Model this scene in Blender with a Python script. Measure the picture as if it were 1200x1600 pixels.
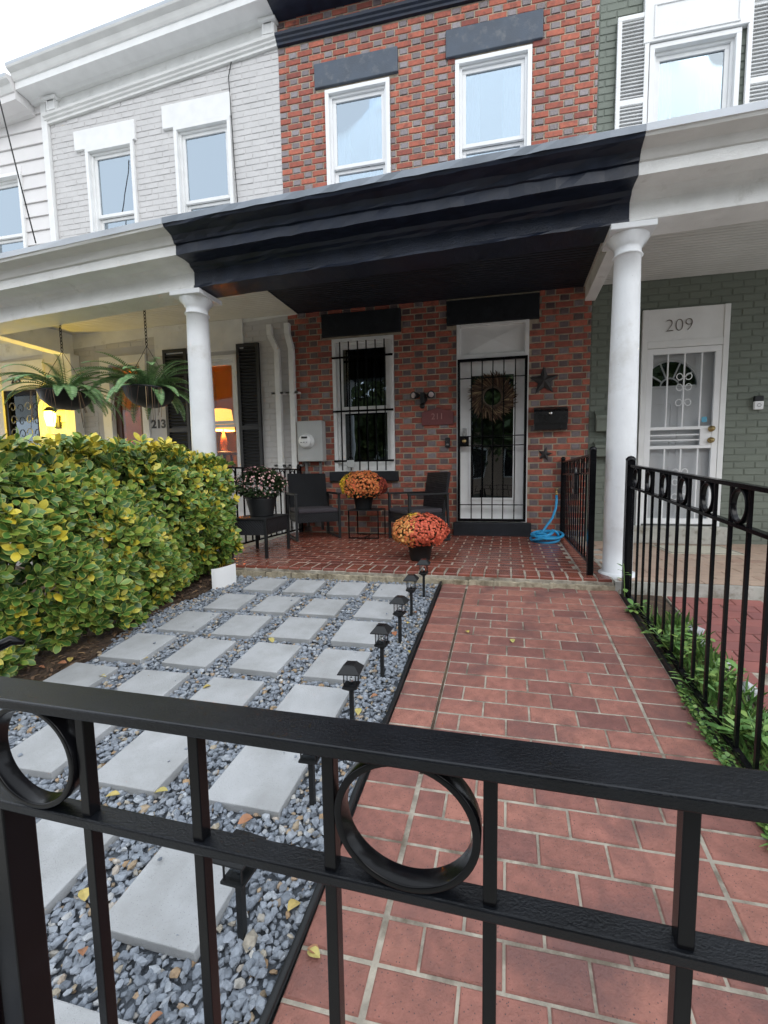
import bpy, bmesh, math, random
import numpy as np
from mathutils import Vector, Matrix, Euler
random.seed(7); RNG = np.random.default_rng(11)
for o in list(bpy.data.objects): bpy.data.objects.remove(o)
SC = bpy.context.scene; COL = SC.collection
# ------------------------------------------------------------------ camera
F, PITCH, ROLL, YAW = 658.757, -.0892, .0087, .2059
CAM = np.array([.5434, -3.4895, .8982]); PPX, PPY = 56.4, 3.67
SLOPE = math.tan(.139)
def _rot(p, r, y):
    c, s = math.cos(y), math.sin(y); Rz = np.array([[c,-s,0],[s,c,0],[0,0,1]])
    c, s = math.cos(p), math.sin(p); Rx = np.array([[1,0,0],[0,c,-s],[0,s,c]])
    c, s = math.cos(r), math.sin(r); Ry = np.array([[c,0,s],[0,1,0],[-s,0,c]])
    return Rz @ Rx @ Ry
CM = _rot(PITCH, ROLL, YAW)
cam = bpy.data.cameras.new('camera'); camo = bpy.data.objects.new('camera', cam); COL.objects.link(camo)
cam.sensor_fit = 'VERTICAL'; cam.sensor_height = 36; cam.lens = F/1600*36
cam.shift_x = -PPX/1600; cam.shift_y = PPY/1600; cam.clip_start = .02; cam.clip_end = 500
camo.matrix_world = Matrix(((CM[0,0],CM[0,2],-CM[0,1],CAM[0]),(CM[1,0],CM[1,2],-CM[1,1],CAM[1]),(CM[2,0],CM[2,2],-CM[2,1],CAM[2]),(0,0,0,1)))
SC.camera = camo
SC.render.resolution_x = 768; SC.render.resolution_y = 1024
def ray(x, y): return CM @ np.array([(x-600-PPX)/F, 1, -(y-800-PPY)/F])
def onY(x, y, Y): d = ray(x, y); return CAM + d*(Y-CAM[1])/d[1]
def onX(x, y, X): d = ray(x, y); return CAM + d*(X-CAM[0])/d[0]
def proj(P):
    d = CM.T @ (np.asarray(P, float)-CAM); return 600+PPX+F*d[0]/d[1], 800+PPY-F*d[2]/d[1], d[1]
def gz(y): return y*SLOPE
# ------------------------------------------------------------------ world, sun, exposure
W = bpy.data.worlds.new('World'); SC.world = W; W.use_nodes = True
nt = W.node_tree; nt.nodes.clear()
wo = nt.nodes.new('ShaderNodeOutputWorld'); bg = nt.nodes.new('ShaderNodeBackground'); sk = nt.nodes.new('ShaderNodeTexSky')
sk.sky_type = 'NISHITA'; sk.sun_disc = False; sk.sun_elevation = math.radians(38); sk.sun_rotation = math.radians(145)
mx = nt.nodes.new('ShaderNodeMix'); mx.data_type = 'RGBA'; mx.inputs[0].default_value = .82
mx.inputs[7].default_value = (9.3, 9.9, 10.6, 1)
nt.links.new(sk.outputs[0], mx.inputs[6]); nt.links.new(mx.outputs[2], bg.inputs[0]); bg.inputs[1].default_value = .12
nt.links.new(bg.outputs[0], wo.inputs[0])
sun = bpy.data.lights.new('sun', 'SUN'); suno = bpy.data.objects.new('sun', sun); COL.objects.link(suno)
sun.energy = .6; sun.angle = math.radians(40); sun.color = (1, .97, .93)
suno.rotation_euler = Euler((math.radians(52), 0, math.radians(35)))
suno.location = (5, -6, 9)
vs = SC.view_settings; vs.view_transform = 'Standard'; vs.look = 'None'; vs.gamma = 1; vs.exposure = .85; vs.use_curve_mapping = False
# ------------------------------------------------------------------ materials
MATS = {}
def mat(name, col, rough=.6, var=.12, scale=6, bump=0, bscale=60, metal=0, island=0, col2=None, stain=None, spots=None, spec=.5, attr=None, ramp=None, kind='noise', sub=None, emit=None):
    """procedural surface: world-position noise colour, per-piece variation, fine relief"""
    if name in MATS: return MATS[name]
    m = bpy.data.materials.new(name); m.use_nodes = True; N = m.node_tree; L = N.links
    b = N.nodes['Principled BSDF']; b.inputs['Roughness'].default_value = rough; b.inputs['Metallic'].default_value = metal
    b.inputs['Specular IOR Level'].default_value = spec
    g = N.nodes.new('ShaderNodeNewGeometry')
    tx = N.nodes.new('ShaderNodeTexNoise'); tx.inputs['Scale'].default_value = scale; tx.inputs['Detail'].default_value = 5
    L.new(g.outputs['Position'], tx.inputs['Vector'])
    def mixn(fac, a, bb, blend='MIX'):
        n = N.nodes.new('ShaderNodeMix'); n.data_type = 'RGBA'; n.blend_type = blend
        for i, v in ((0, fac), (6, a), (7, bb)):
            if hasattr(v, 'links'): L.new(v, n.inputs[i])
            else: n.inputs[i].default_value = v if i == 0 else (*v, 1)
        return n.outputs[2]
    def cramp(src, stops):
        n = N.nodes.new('ShaderNodeValToRGB'); L.new(src, n.inputs[0]); e = n.color_ramp.elements
        e[0].position, e[0].color = stops[0][0], (*stops[0][1], 1); e[1].position, e[1].color = stops[1][0], (*stops[1][1], 1)
        for p, c in stops[2:]: k = e.new(p); k.color = (*c, 1)
        return n.outputs[0]
    rnd = None
    if island or ramp:
        oi = N.nodes.new('ShaderNodeObjectInfo'); ad = N.nodes.new('ShaderNodeMath'); ad.operation = 'ADD'
        L.new(g.outputs['Random Per Island'], ad.inputs[0]); L.new(oi.outputs['Random'], ad.inputs[1])
        fr = N.nodes.new('ShaderNodeMath'); fr.operation = 'FRACT'; L.new(ad.outputs[0], fr.inputs[0]); rnd = fr.outputs[0]
    if ramp: c = cramp(rnd, ramp)
    else:
        lo = [v*(1-var) for v in col]; hi = list(col2) if col2 else [min(1, v*(1+var)) for v in col]
        c = cramp(tx.outputs[0], [(.3, lo), (.7, hi)])
    if ramp and var:
        k = cramp(tx.outputs[0], [(.25, (1-var,)*3), (.75, (1+var,)*3)]); c = mixn(1, c, k, 'MULTIPLY')
    if island:
        k = cramp(rnd, [(0, (1-island,)*3), (1, (1+island*.6,)*3)]); c = mixn(1, c, k, 'MULTIPLY')
    if stain:      # (colour, scale, low, high)
        t2 = N.nodes.new('ShaderNodeTexNoise'); t2.inputs['Scale'].default_value = stain[1]; t2.inputs['Detail'].default_value = 8; t2.inputs['Roughness'].default_value = .65
        L.new(g.outputs['Position'], t2.inputs['Vector'])
        f = cramp(t2.outputs[0], [(stain[2], (0,0,0)), (stain[3], (1,1,1))]); c = mixn(f, c, stain[0])
    if spots:      # (colour, scale, size)
        v = N.nodes.new('ShaderNodeTexVoronoi'); v.inputs['Scale'].default_value = spots[1]; L.new(g.outputs['Position'], v.inputs['Vector'])
        f = cramp(v.outputs['Distance'], [(spots[2], (1,1,1)), (spots[2]*1.5, (0,0,0))]); c = mixn(f, c, spots[0])
    if attr:       # (attribute, colour at 1, low, high, random part)
        an = N.nodes.new('ShaderNodeAttribute'); an.attribute_name = attr[0]
        f = cramp(an.outputs['Fac'], [(attr[2], (0,0,0)), (attr[3], (1,1,1))]); c = mixn(f, c, attr[1])
    L.new(c, b.inputs['Base Color'])
    if sub: b.inputs['Subsurface Weight'].default_value = 0
    if bump:
        t3 = N.nodes.new('ShaderNodeTexNoise'); t3.inputs['Scale'].default_value = bscale; t3.inputs['Detail'].default_value = 6; t3.inputs['Roughness'].default_value = .6
        h = t3.outputs[0]; L.new(g.outputs['Position'], t3.inputs['Vector'])
        bp = N.nodes.new('ShaderNodeBump'); bp.inputs['Strength'].default_value = 1; bp.inputs['Distance'].default_value = bump
        L.new(h, bp.inputs['Height']); L.new(bp.outputs[0], b.inputs['Normal'])
        m['bump'] = 1
    # roughness breakup
    rr = N.nodes.new('ShaderNodeMapRange'); rr.inputs[1].default_value = .3; rr.inputs[2].default_value = .7
    rr.inputs[3].default_value = max(.02, rough*.85); rr.inputs[4].default_value = min(1, rough*1.15); L.new(tx.outputs[0], rr.inputs[0]); L.new(rr.outputs[0], b.inputs['Roughness'])
    if emit: b.inputs['Emission Color'].default_value = (*emit[0], 1); b.inputs['Emission Strength'].default_value = emit[1]
    MATS[name] = m; return m
def wave_bump(m, axis, scale, dist, strength=1):
    """parallel grooves (board joints, weave) as relief"""
    N = m.node_tree; L = N.links; b = N.nodes['Principled BSDF']; g = N.nodes.new('ShaderNodeNewGeometry')
    w = N.nodes.new('ShaderNodeTexWave'); w.bands_direction = axis; w.inputs['Scale'].default_value = scale; w.inputs['Distortion'].default_value = .15
    L.new(g.outputs['Position'], w.inputs['Vector'])
    bp = N.nodes.new('ShaderNodeBump'); bp.inputs['Distance'].default_value = dist; bp.inputs['Strength'].default_value = strength; L.new(w.outputs[0], bp.inputs['Height'])
    if b.inputs['Normal'].links: L.new(b.inputs['Normal'].links[0].from_socket, bp.inputs['Normal'])
    L.new(bp.outputs[0], b.inputs['Normal'])
def glass_mat(name, tint=(.8,.85,.85), ior=1.5, through=.85, base=.0):
    m = bpy.data.materials.new(name); m.use_nodes = True; N = m.node_tree; N.nodes.clear(); L = N.links
    o = N.nodes.new('ShaderNodeOutputMaterial'); t = N.nodes.new('ShaderNodeBsdfTransparent'); t.inputs[0].default_value = (*[v*through for v in tint], 1)
    gl = N.nodes.new('ShaderNodeBsdfGlossy'); gl.inputs['Roughness'].default_value = .012; gl.inputs[0].default_value = (.78, .9, 1, 1)
    f = N.nodes.new('ShaderNodeFresnel'); f.inputs[0].default_value = ior; mx = N.nodes.new('ShaderNodeMixShader')
    g = N.nodes.new('ShaderNodeNewGeometry'); n = N.nodes.new('ShaderNodeTexNoise'); n.inputs['Scale'].default_value = 1.8; n.inputs['Detail'].default_value = 1; L.new(g.outputs['Position'], n.inputs['Vector'])
    bp = N.nodes.new('ShaderNodeBump'); bp.inputs['Distance'].default_value = .004; L.new(n.outputs[0], bp.inputs['Height']); L.new(bp.outputs[0], gl.inputs['Normal'])
    mr = N.nodes.new('ShaderNodeMapRange'); mr.inputs[3].default_value = base; L.new(f.outputs[0], mr.inputs[0]); L.new(mr.outputs[0], mx.inputs[0]); L.new(t.outputs[0], mx.inputs[1]); L.new(gl.outputs[0], mx.inputs[2]); L.new(mx.outputs[0], o.inputs[0])
    MATS[name] = m; return m
def emit_mat(name, col, s):
    m = bpy.data.materials.new(name); m.use_nodes = True; b = m.node_tree.nodes['Principled BSDF']
    b.inputs['Base Color'].default_value = (*col, 1); b.inputs['Emission Color'].default_value = (*col, 1); b.inputs['Emission Strength'].default_value = s; MATS[name] = m; return m
RED = [(0, (.30,.085,.058)), (.35, (.37,.105,.068)), (.6, (.44,.135,.085)), (.85, (.33,.09,.062)), (1, (.22,.066,.052))]
DRK = [(0, (.085,.05,.05)), (.3, (.11,.075,.077)), (.6, (.14,.105,.11)), (.85, (.21,.175,.185)), (1, (.10,.06,.06))]
mat('red_brick', None, .82, .26, 24, .005, 80, ramp=RED, stain=((.17,.06,.048), 11, .52, .72))
mat('burnt_brick', None, .34, .25, 25, .006, 60, ramp=DRK, spec=1)
mat('mortar', (.43,.36,.27), .95, .25, 20, .004, 120, stain=((.24,.19,.15), 5, .48, .68))
mat('pink_mortar', (.36,.325,.265), .95, .3, 18, .004, 120, stain=((.14,.115,.085), 7, .46, .64))
mat('grey_paint_brick', (.55,.538,.53), .7, .05, 5, .003, 90, island=.03)
mat('grey_paint', (.55,.538,.53), .75, .05, 5, .003, 90)
mat('grey_joint', (.53,.518,.51), .8, .05, 5, .002, 90)
mat('green_paint_brick', (.15,.17,.138), .62, .07, 5, .004, 70, island=.07)
mat('green_joint', (.135,.153,.124), .7, .08, 5, .002, 90)
mat('black_paint', (.009,.014,.029), .4, .3, 8, .0012, 40, spec=.4)
mat('black_old_paint', (.009,.014,.029), .38, .3, 8, .005, 110, spec=.4)
mat('black_stone', (.012,.014,.018), .6, .35, 10, .004, 60, stain=((.03,.034,.042), 7, .58, .8), spec=.35)
mat('grey_black_lintel', (.068,.085,.112), .65, .2, 5, .003, 70, stain=((.13,.14,.155), 9, .52, .7))
mat('drip_metal', (.2,.23,.27), .4, .15, 3, .001, 40)
mat('drip_metal_light', (.45,.48,.52), .4, .1, 3, .001, 40)
mat('white_paint', (.74,.74,.73), .5, .05, 6, .0015, 80)
mat('white_old_paint', (.74,.74,.725), .6, .08, 5, .004, 60, stain=((.5,.49,.46), 6, .58, .8))
mat('column_paint', (.70,.715,.73), .5, .06, 5, .002, 50, spots=((.3,.3,.3), 26, .035), stain=((.5,.49,.46), 3, .55, .8))
mat('vinyl_white', (.78,.78,.78), .4, .03, 4)
mat('siding_paint', (.66,.64,.63), .6, .05, 3, .001, 60)
mat('crown_paint', (.66,.655,.635), .6, .07, 4, .002, 60)
mat('porch_ceiling_white', (.6,.59,.56), .65, .07, 4)
wave_bump(MATS['porch_ceiling_white'], 'Y', 6, .006)
mat('porch_ceiling_black', (.009,.012,.022), .6, .2, 6, .001, 60); wave_bump(MATS['porch_ceiling_black'], 'Y', 6, .004)
mat('interior_dark', (.05,.05,.05), .9, .2, 2); mat('interior_warm', (.62,.42,.22), .9, .1, 2)
mat('curtain', (.75,.78,.82), .9, .08, 6)
mat('iron', (.004,.004,.005), .2, .3, 12, .0001, 90, spec=.2)
mat('iron_top', (.005,.006,.008), .22, .35, 25, .0006, 420, spec=.32)
mat('paver', None, .66, .24, 26, .005, 110, ramp=[(0,(.24,.1,.077)),(.3,(.3,.125,.096)),(.6,(.33,.142,.105)),(.8,(.265,.108,.084)),(1,(.185,.078,.066))], stain=((.16,.075,.066), 3.5, .47, .68), spots=((.09,.05,.05), 95, .12))
mat('porch_paver', None, .2, .2, 9, .0012, 120, ramp=[(0,(.2,.062,.042)),(.5,(.245,.076,.05)),(1,(.155,.05,.038))], stain=((.26,.105,.08), 3, .55, .75))
mat('far_paver', None, .8, .14, 9, .003, 120, ramp=[(0,(.24,.085,.075)),(.5,(.28,.10,.085)),(1,(.2,.075,.07))])
mat('tile', None, .5, .15, 14, .001, 60, ramp=[(0,(.40,.28,.21)),(.5,(.45,.33,.25)),(1,(.38,.25,.19))])
mat('concrete', (.42,.41,.37), .9, .15, 8, .006, 70, stain=((.2,.18,.14), 10, .5, .7))
mat('base_mortar', (.38,.33,.24), .95, .2, 14, .012, 40, stain=((.17,.14,.09), 9, .48, .66))
mat('slab', (.42,.43,.44), .85, .06, 9, .003, 180, spots=((.2,.205,.21), 130, .1), stain=((.33,.335,.335), 4, .45, .7))
mat('gravel_base', (.1,.115,.135), .9, .4, 60, .01, 90)
mat('litter', None, .9, .2, 30, ramp=[(0,(.06,.035,.022)),(.5,(.12,.07,.04)),(.85,(.2,.12,.07)),(1,(.32,.2,.1))])
mat('soil', (.07,.045,.03), .95, .4, 20, .02, 45, stain=((.15,.1,.055), 12, .5, .7))
mat('stone', None, .7, .28, 70, .003, 150, ramp=[(0,(.15,.17,.2)),(.22,(.22,.25,.29)),(.5,(.29,.32,.365)),(.7,(.2,.225,.262)),(.84,(.4,.43,.465)),(.91,(.36,.31,.23)),(.96,(.34,.22,.12)),(1,(.48,.475,.45))], stain=((.45,.48,.52), 45, .62, .76))
mat('rock', (.45,.46,.47), .85, .2, 12, .01, 40)
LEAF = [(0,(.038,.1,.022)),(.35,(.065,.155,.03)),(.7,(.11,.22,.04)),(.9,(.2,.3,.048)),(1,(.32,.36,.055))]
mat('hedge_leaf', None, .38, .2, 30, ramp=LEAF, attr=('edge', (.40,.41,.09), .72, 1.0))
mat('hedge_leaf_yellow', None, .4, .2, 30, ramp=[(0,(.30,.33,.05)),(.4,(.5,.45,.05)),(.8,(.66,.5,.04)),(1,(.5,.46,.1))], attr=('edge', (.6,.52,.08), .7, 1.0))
mat('hedge_leaf_shaded', None, .45, .2, 30, ramp=[(0,(.02,.055,.016)),(.6,(.035,.09,.02)),(.93,(.06,.13,.026)),(1,(.35,.3,.03))], attr=('edge', (.16,.22,.05), .6, .95))  # darker leaf copy: shade inside the hedge put into the colour
mat('twig', (.09,.065,.045), .9, .3, 30, .003, 60)
mat('fern_leaf', None, .5, .2, 30, ramp=[(0,(.1,.2,.075)),(.5,(.15,.28,.11)),(1,(.24,.38,.16))])
mat('weed_leaf', None, .5, .2, 30, ramp=[(0,(.07,.16,.04)),(.5,(.12,.24,.06)),(1,(.24,.35,.09))])
mat('mum_leaf', None, .6, .2, 30, ramp=[(0,(.02,.04,.015)),(.6,(.035,.065,.022)),(1,(.05,.085,.03))])
def fl(n, a, b, c): mat(n, None, .7, .1, 40, ramp=[(0,a),(.5,b),(1,c)], attr=('edge', tuple(v*.45 for v in b), -.2, .25) if 0 else None)
fl('flower_orange', (.60,.17,.05), (.72,.25,.07), (.66,.13,.045)); fl('flower_yellow', (.75,.48,.02), (.8,.55,.03), (.7,.42,.02))
fl('flower_rust', (.30,.045,.03), (.36,.06,.03), (.25,.04,.025)); fl('flower_coral', (.60,.10,.05), (.68,.14,.07), (.55,.08,.045)); fl('flower_pale', (.75,.34,.1), (.78,.40,.12), (.7,.26,.07))
fl('flower_pink', (.62,.42,.38), (.66,.40,.36), (.45,.22,.24)); fl('flower_plum', (.14,.06,.075), (.2,.09,.1), (.12,.05,.06))
mat('black_plastic', (.012,.013,.014), .5, .2, 12, .0006, 90, spec=.35)
mat('wicker', (.018,.02,.024), .5, .2, 12); wave_bump(MATS['wicker'], 'Z', 30, .006); wave_bump(MATS['wicker'], 'DIAGONAL', 22, .005)
mat('cushion', (.045,.04,.048), .85, .15, 14, .002, 200)
mat('mailbox_black', (.01,.01,.011), .28, .2, 8)
mat('rust_star', (.035,.032,.032), .6, .4, 18, .002, 80)
mat('meter_grey', (.42,.43,.42), .5, .06, 6, .001, 60); mat('meter_dial', (.7,.71,.7), .3, .05, 9)
mat('grey_metal', (.25,.25,.25), .45, .2, 14, metal=.6); mat('brass', (.45,.33,.15), .3, .2, 14, metal=.9); mat('chrome', (.6,.6,.6), .2, .1, 14, metal=1)
mat('hose', (.02,.30,.58), .4, .12, 20); mat('plaque', (.16,.045,.045), .6, .15, 10, .001, 70); mat('plaque_letter', (.38,.2,.18), .6, .1, 9)
mat('straw', None, .8, .2, 30, ramp=[(0,(.04,.02,.013)),(.5,(.085,.045,.026)),(.78,(.2,.13,.07)),(.9,(.36,.26,.14)),(1,(.08,.03,.02))])
mat('mat_beige', (.5,.47,.38), .9, .1, 30, .002, 200); mat('shutter_black', (.018,.019,.021), .5, .2, 8)
mat('number_black', (.015,.015,.015), .5, .1, 8); mat('number_bronze', (.15,.12,.1), .4, .2, 8, metal=.4); mat('brown_door', (.09,.04,.028), .5, .2, 9)
mat('leaf_yellow', None, .7, .2, 40, ramp=[(0,(.42,.32,.08)),(.5,(.5,.38,.13)),(1,(.4,.38,.12))]); mat('leaf_brown', None, .7, .2, 40, ramp=[(0,(.4,.15,.07)),(.5,(.3,.14,.07)),(1,(.45,.22,.12))])
mat('asphalt', (.05,.05,.052), .9, .2, 9, .004, 70); mat('ground_soil', (.08,.07,.05), .95, .3, 5, .01, 30)
mat('bark', (.09,.07,.055), .9, .3, 9, .01, 20); mat('tree_leaf', None, .6, .2, 9, ramp=[(0,(.04,.07,.02)),(1,(.1,.12,.03))])
mat('cable', (.02,.02,.02), .6, .1, 9); mat('sticker', (.1,.35,.5), .5, .1, 9); mat('lamp_lens', (.3,.22,.21), .2, .05, 9)
glass_mat('pane', base=.33); glass_mat('pane_soft', base=.1); glass_mat('pane_dark', (.6,.65,.63), 1.5, .75, .12); glass_mat('lamp_glass', (.95,.95,.95), 1.4, .95)
glass_mat('pane_warm', (.95,.95,.95), 1.22, .95)
emit_mat('lamp_yellow', (1, .68, .05), 14); emit_mat('shade_glow', (1, .5, .1), 1.1)
# ------------------------------------------------------------------ building helpers
def tag(o, label=None, cat=None, group=None, kind=None):
    if label: o['label'] = label
    if cat: o['category'] = cat
    if group: o['group'] = group
    if kind: o['kind'] = kind
    return o
def thing(name, label, cat, loc=(0,0,0), rz=0, group=None):
    o = bpy.data.objects.new(name, None); COL.objects.link(o); o.location = loc; o.rotation_euler = (0, 0, rz); o.empty_display_size = .1
    return tag(o, label, cat, group)
class MB:
    def __init__(s): s.v = []; s.f = []; s.m = []; s.mi = 0; s.sm = []; s.e = []; s.smooth = False
    def add(s, vs, fs, edge=None):
        b = len(s.v); s.v += [tuple(map(float, p)) for p in vs]; s.f += [tuple(i+b for i in f) for f in fs]
        s.m += [s.mi]*len(fs); s.sm += [s.smooth]*len(fs); s.e += list(edge) if edge is not None else [0]*len(vs); return s
    def box(s, x0, x1, y0, y1, z0, z1, M=None):
        vs = [(x0,y0,z0),(x1,y0,z0),(x1,y1,z0),(x0,y1,z0),(x0,y0,z1),(x1,y0,z1),(x1,y1,z1),(x0,y1,z1)]
        if M is not None: vs = [tuple(M @ Vector(p)) for p in vs]
        return s.add(vs, [(0,3,2,1),(4,5,6,7),(0,1,5,4),(1,2,6,5),(2,3,7,6),(3,0,4,7)])
    def bar(s, a, b, w, h=None, up=(0,0,1)):
        a, b = Vector(a), Vector(b); d = (b-a).normalized(); u = Vector(up)
        if abs(d.dot(u)) > .95: u = Vector((0,1,0))
        x = d.cross(u).normalized(); u = x.cross(d); h = h or w
        q = [(-1,-1),(1,-1),(1,1),(-1,1)]
        vs = [p + x*(i*w/2) + u*(j*h/2) for p in (a, b) for i, j in q]
        return s.add(vs, [(3,2,1,0),(4,5,6,7),(0,1,5,4),(1,2,6,5),(2,3,7,6),(3,0,4,7)])
    def tube(s, pts, r, n=8, closed=False, caps=True):
        pts = [Vector(p) for p in pts]; k = len(pts); rs = r if hasattr(r, '__len__') else [r]*k
        vs = []; nx = None
        for i, p in enumerate(pts):
            if closed: t = pts[(i+1) % k]-pts[i-1]
            else: t = pts[min(i+1, k-1)]-pts[max(i-1, 0)]
            t.normalize()
            if nx is None: nx = t.orthogonal().normalized()
            nx = (nx - t*nx.dot(t)).normalized(); bn = t.cross(nx)
            vs += [p + (nx*math.cos(2*math.pi*j/n) + bn*math.sin(2*math.pi*j/n))*rs[i] for j in range(n)]
        fs = [(i*n+j, i*n+(j+1) % n, ((i+1) % k)*n+(j+1) % n, ((i+1) % k)*n+j) for i in range(k if closed else k-1) for j in range(n)]
        if caps and not closed: fs += [tuple(range(n-1, -1, -1)), tuple(range((k-1)*n, k*n))]
        o = s.smooth; s.smooth = True; s.add(vs, fs); s.smooth = o; return s
    def lathe(s, prof, n=24, c=(0,0,0), M=None):
        vs = [(c[0]+r*math.cos(2*math.pi*j/n), c[1]+r*math.sin(2*math.pi*j/n), c[2]+z) for r, z in prof for j in range(n)]
        if M is not None: vs = [tuple(M @ Vector(p)) for p in vs]
        k = len(prof); fs = [(i*n+j, i*n+(j+1) % n, (i+1)*n+(j+1) % n, (i+1)*n+j) for i in range(k-1) for j in range(n)]
        o = s.smooth; s.smooth = True; s.add(vs, fs); s.smooth = o; return s
    def prism(s, poly, a, b, axis='Y'):
        """poly: 2-D outline; axis Y -> (x,z) outline extruded along y, X -> (y,z) along x, Z -> (x,y) along z"""
        mk = {'Y': lambda p, t: (p[0], t, p[1]), 'X': lambda p, t: (t, p[0], p[1]), 'Z': lambda p, t: (p[0], p[1], t)}[axis]
        n = len(poly); vs = [mk(p, a) for p in poly] + [mk(p, b) for p in poly]
        return s.add(vs, [tuple(range(n)), tuple(range(2*n-1, n-1, -1))] + [(i, i+n, (i+1) % n+n, (i+1) % n) for i in range(n)])
    def mesh(s, name, mats):
        me = bpy.data.meshes.new(name); me.from_pydata(s.v, [], s.f)
        for m in (mats if isinstance(mats, (list, tuple)) else [mats]): me.materials.append(MATS[m])
        me.polygons.foreach_set('material_index', s.m); me.polygons.foreach_set('use_smooth', s.sm)
        if any(s.e): a = me.attributes.new('edge', 'FLOAT', 'POINT'); a.data.foreach_set('value', s.e)
        bm = bmesh.new(); bm.from_mesh(me); 
        if len(bm.faces) < 40000 and not getattr(s, 'norec', False): bmesh.ops.recalc_face_normals(bm, faces=bm.faces)
        bm.to_mesh(me); bm.free(); me.update(); return me
    def build(s, name, mats, parent=None, loc=None, bevel=0, world=False):
        return place(name, s.mesh(name, mats), parent, loc, bevel, world)
def place(name, me, parent=None, loc=None, bevel=0, world=False, rot=None):
    o = bpy.data.objects.new(name, me); COL.objects.link(o)
    o.location = loc or (0,0,0)
    if rot: o.rotation_euler = rot
    if parent:
        o.parent = parent
        if world:
            off = Vector((0,0,0)); q = parent
            while q: off += q.location; q = q.parent
            o.location = Vector(o.location)-off
    if bevel:
        b = o.modifiers.new('bevel', 'BEVEL'); b.width = bevel; b.segments = 2; b.limit_method = 'ANGLE'; b.angle_limit = .6
    return o
def text(s, size, ext, m, loc, parent, name='number', world=True, offset=0, rot=(math.pi/2,0,0)):
    c = bpy.data.curves.new('t', 'FONT'); c.body = s; c.size = size; c.extrude = ext; c.align_x = 'CENTER'; c.align_y = 'CENTER'; c.offset = offset
    t = bpy.data.objects.new('t', c); COL.objects.link(t); dg = bpy.context.evaluated_depsgraph_get()
    me = bpy.data.meshes.new_from_object(t.evaluated_get(dg)); bpy.data.objects.remove(t); me.materials.clear(); me.materials.append(MATS[m])
    return place(name, me, parent, loc, world=world, rot=rot)
def rects_minus(x0, x1, z0, z1, holes):
    xs = sorted({x0, x1, *[min(max(h[i], x0), x1) for h in holes for i in (0, 1)]}); zs = sorted({z0, z1, *[min(max(h[i], z0), z1) for h in holes for i in (2, 3)]})
    out = []
    for a, b in zip(xs, xs[1:]):
        run = None
        for c, d in zip(zs, zs[1:]):
            mx_, mz = (a+b)/2, (c+d)/2
            if any(h[0] < mx_ < h[1] and h[2] < mz < h[3] for h in holes):
                if run: out.append((a, b, *run)); run = None
            else: run = (run[0], d) if run else (c, d)
        if run: out.append((a, b, *run))
    return out
def brick_mesh(l, h, d=.016, c=.004, mats=('red_brick',), name='brick'):
    m = MB(); brick_geo(m, 0, 0, 0, l, h, d, c); return m.mesh(name, list(mats))
def brick_geo(m, cx, y, cz, l, h, d=.016, c=.004, jit=0):
    """front face at y-d, chamfered; open at the back"""
    j = lambda: random.uniform(-jit, jit)
    o = [(cx-l/2+j(), cz-h/2+j()), (cx+l/2+j(), cz-h/2+j()), (cx+l/2+j(), cz+h/2+j()), (cx-l/2+j(), cz+h/2+j())]
    i = [(cx-l/2+c, cz-h/2+c), (cx+l/2-c, cz-h/2+c), (cx+l/2-c, cz+h/2-c), (cx-l/2+c, cz+h/2-c)]
    d += random.uniform(-.0025, .0025) if jit else 0
    vs = [(x, y, z) for x, z in o] + [(x, y-d+c, z) for x, z in o] + [(x, y-d, z) for x, z in i]
    fs = [(k, (k+1) % 4, (k+1) % 4+4, k+4) for k in range(4)] + [(k+4, (k+1) % 4+4, (k+1) % 4+8, k+8) for k in range(4)] + [(8,9,10,11)]
    m.add(vs, fs)
def seen(P):
    x, y, d = proj(P); return d > .1 and -15 < x < 1215 and -15 < y < 1615
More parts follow.
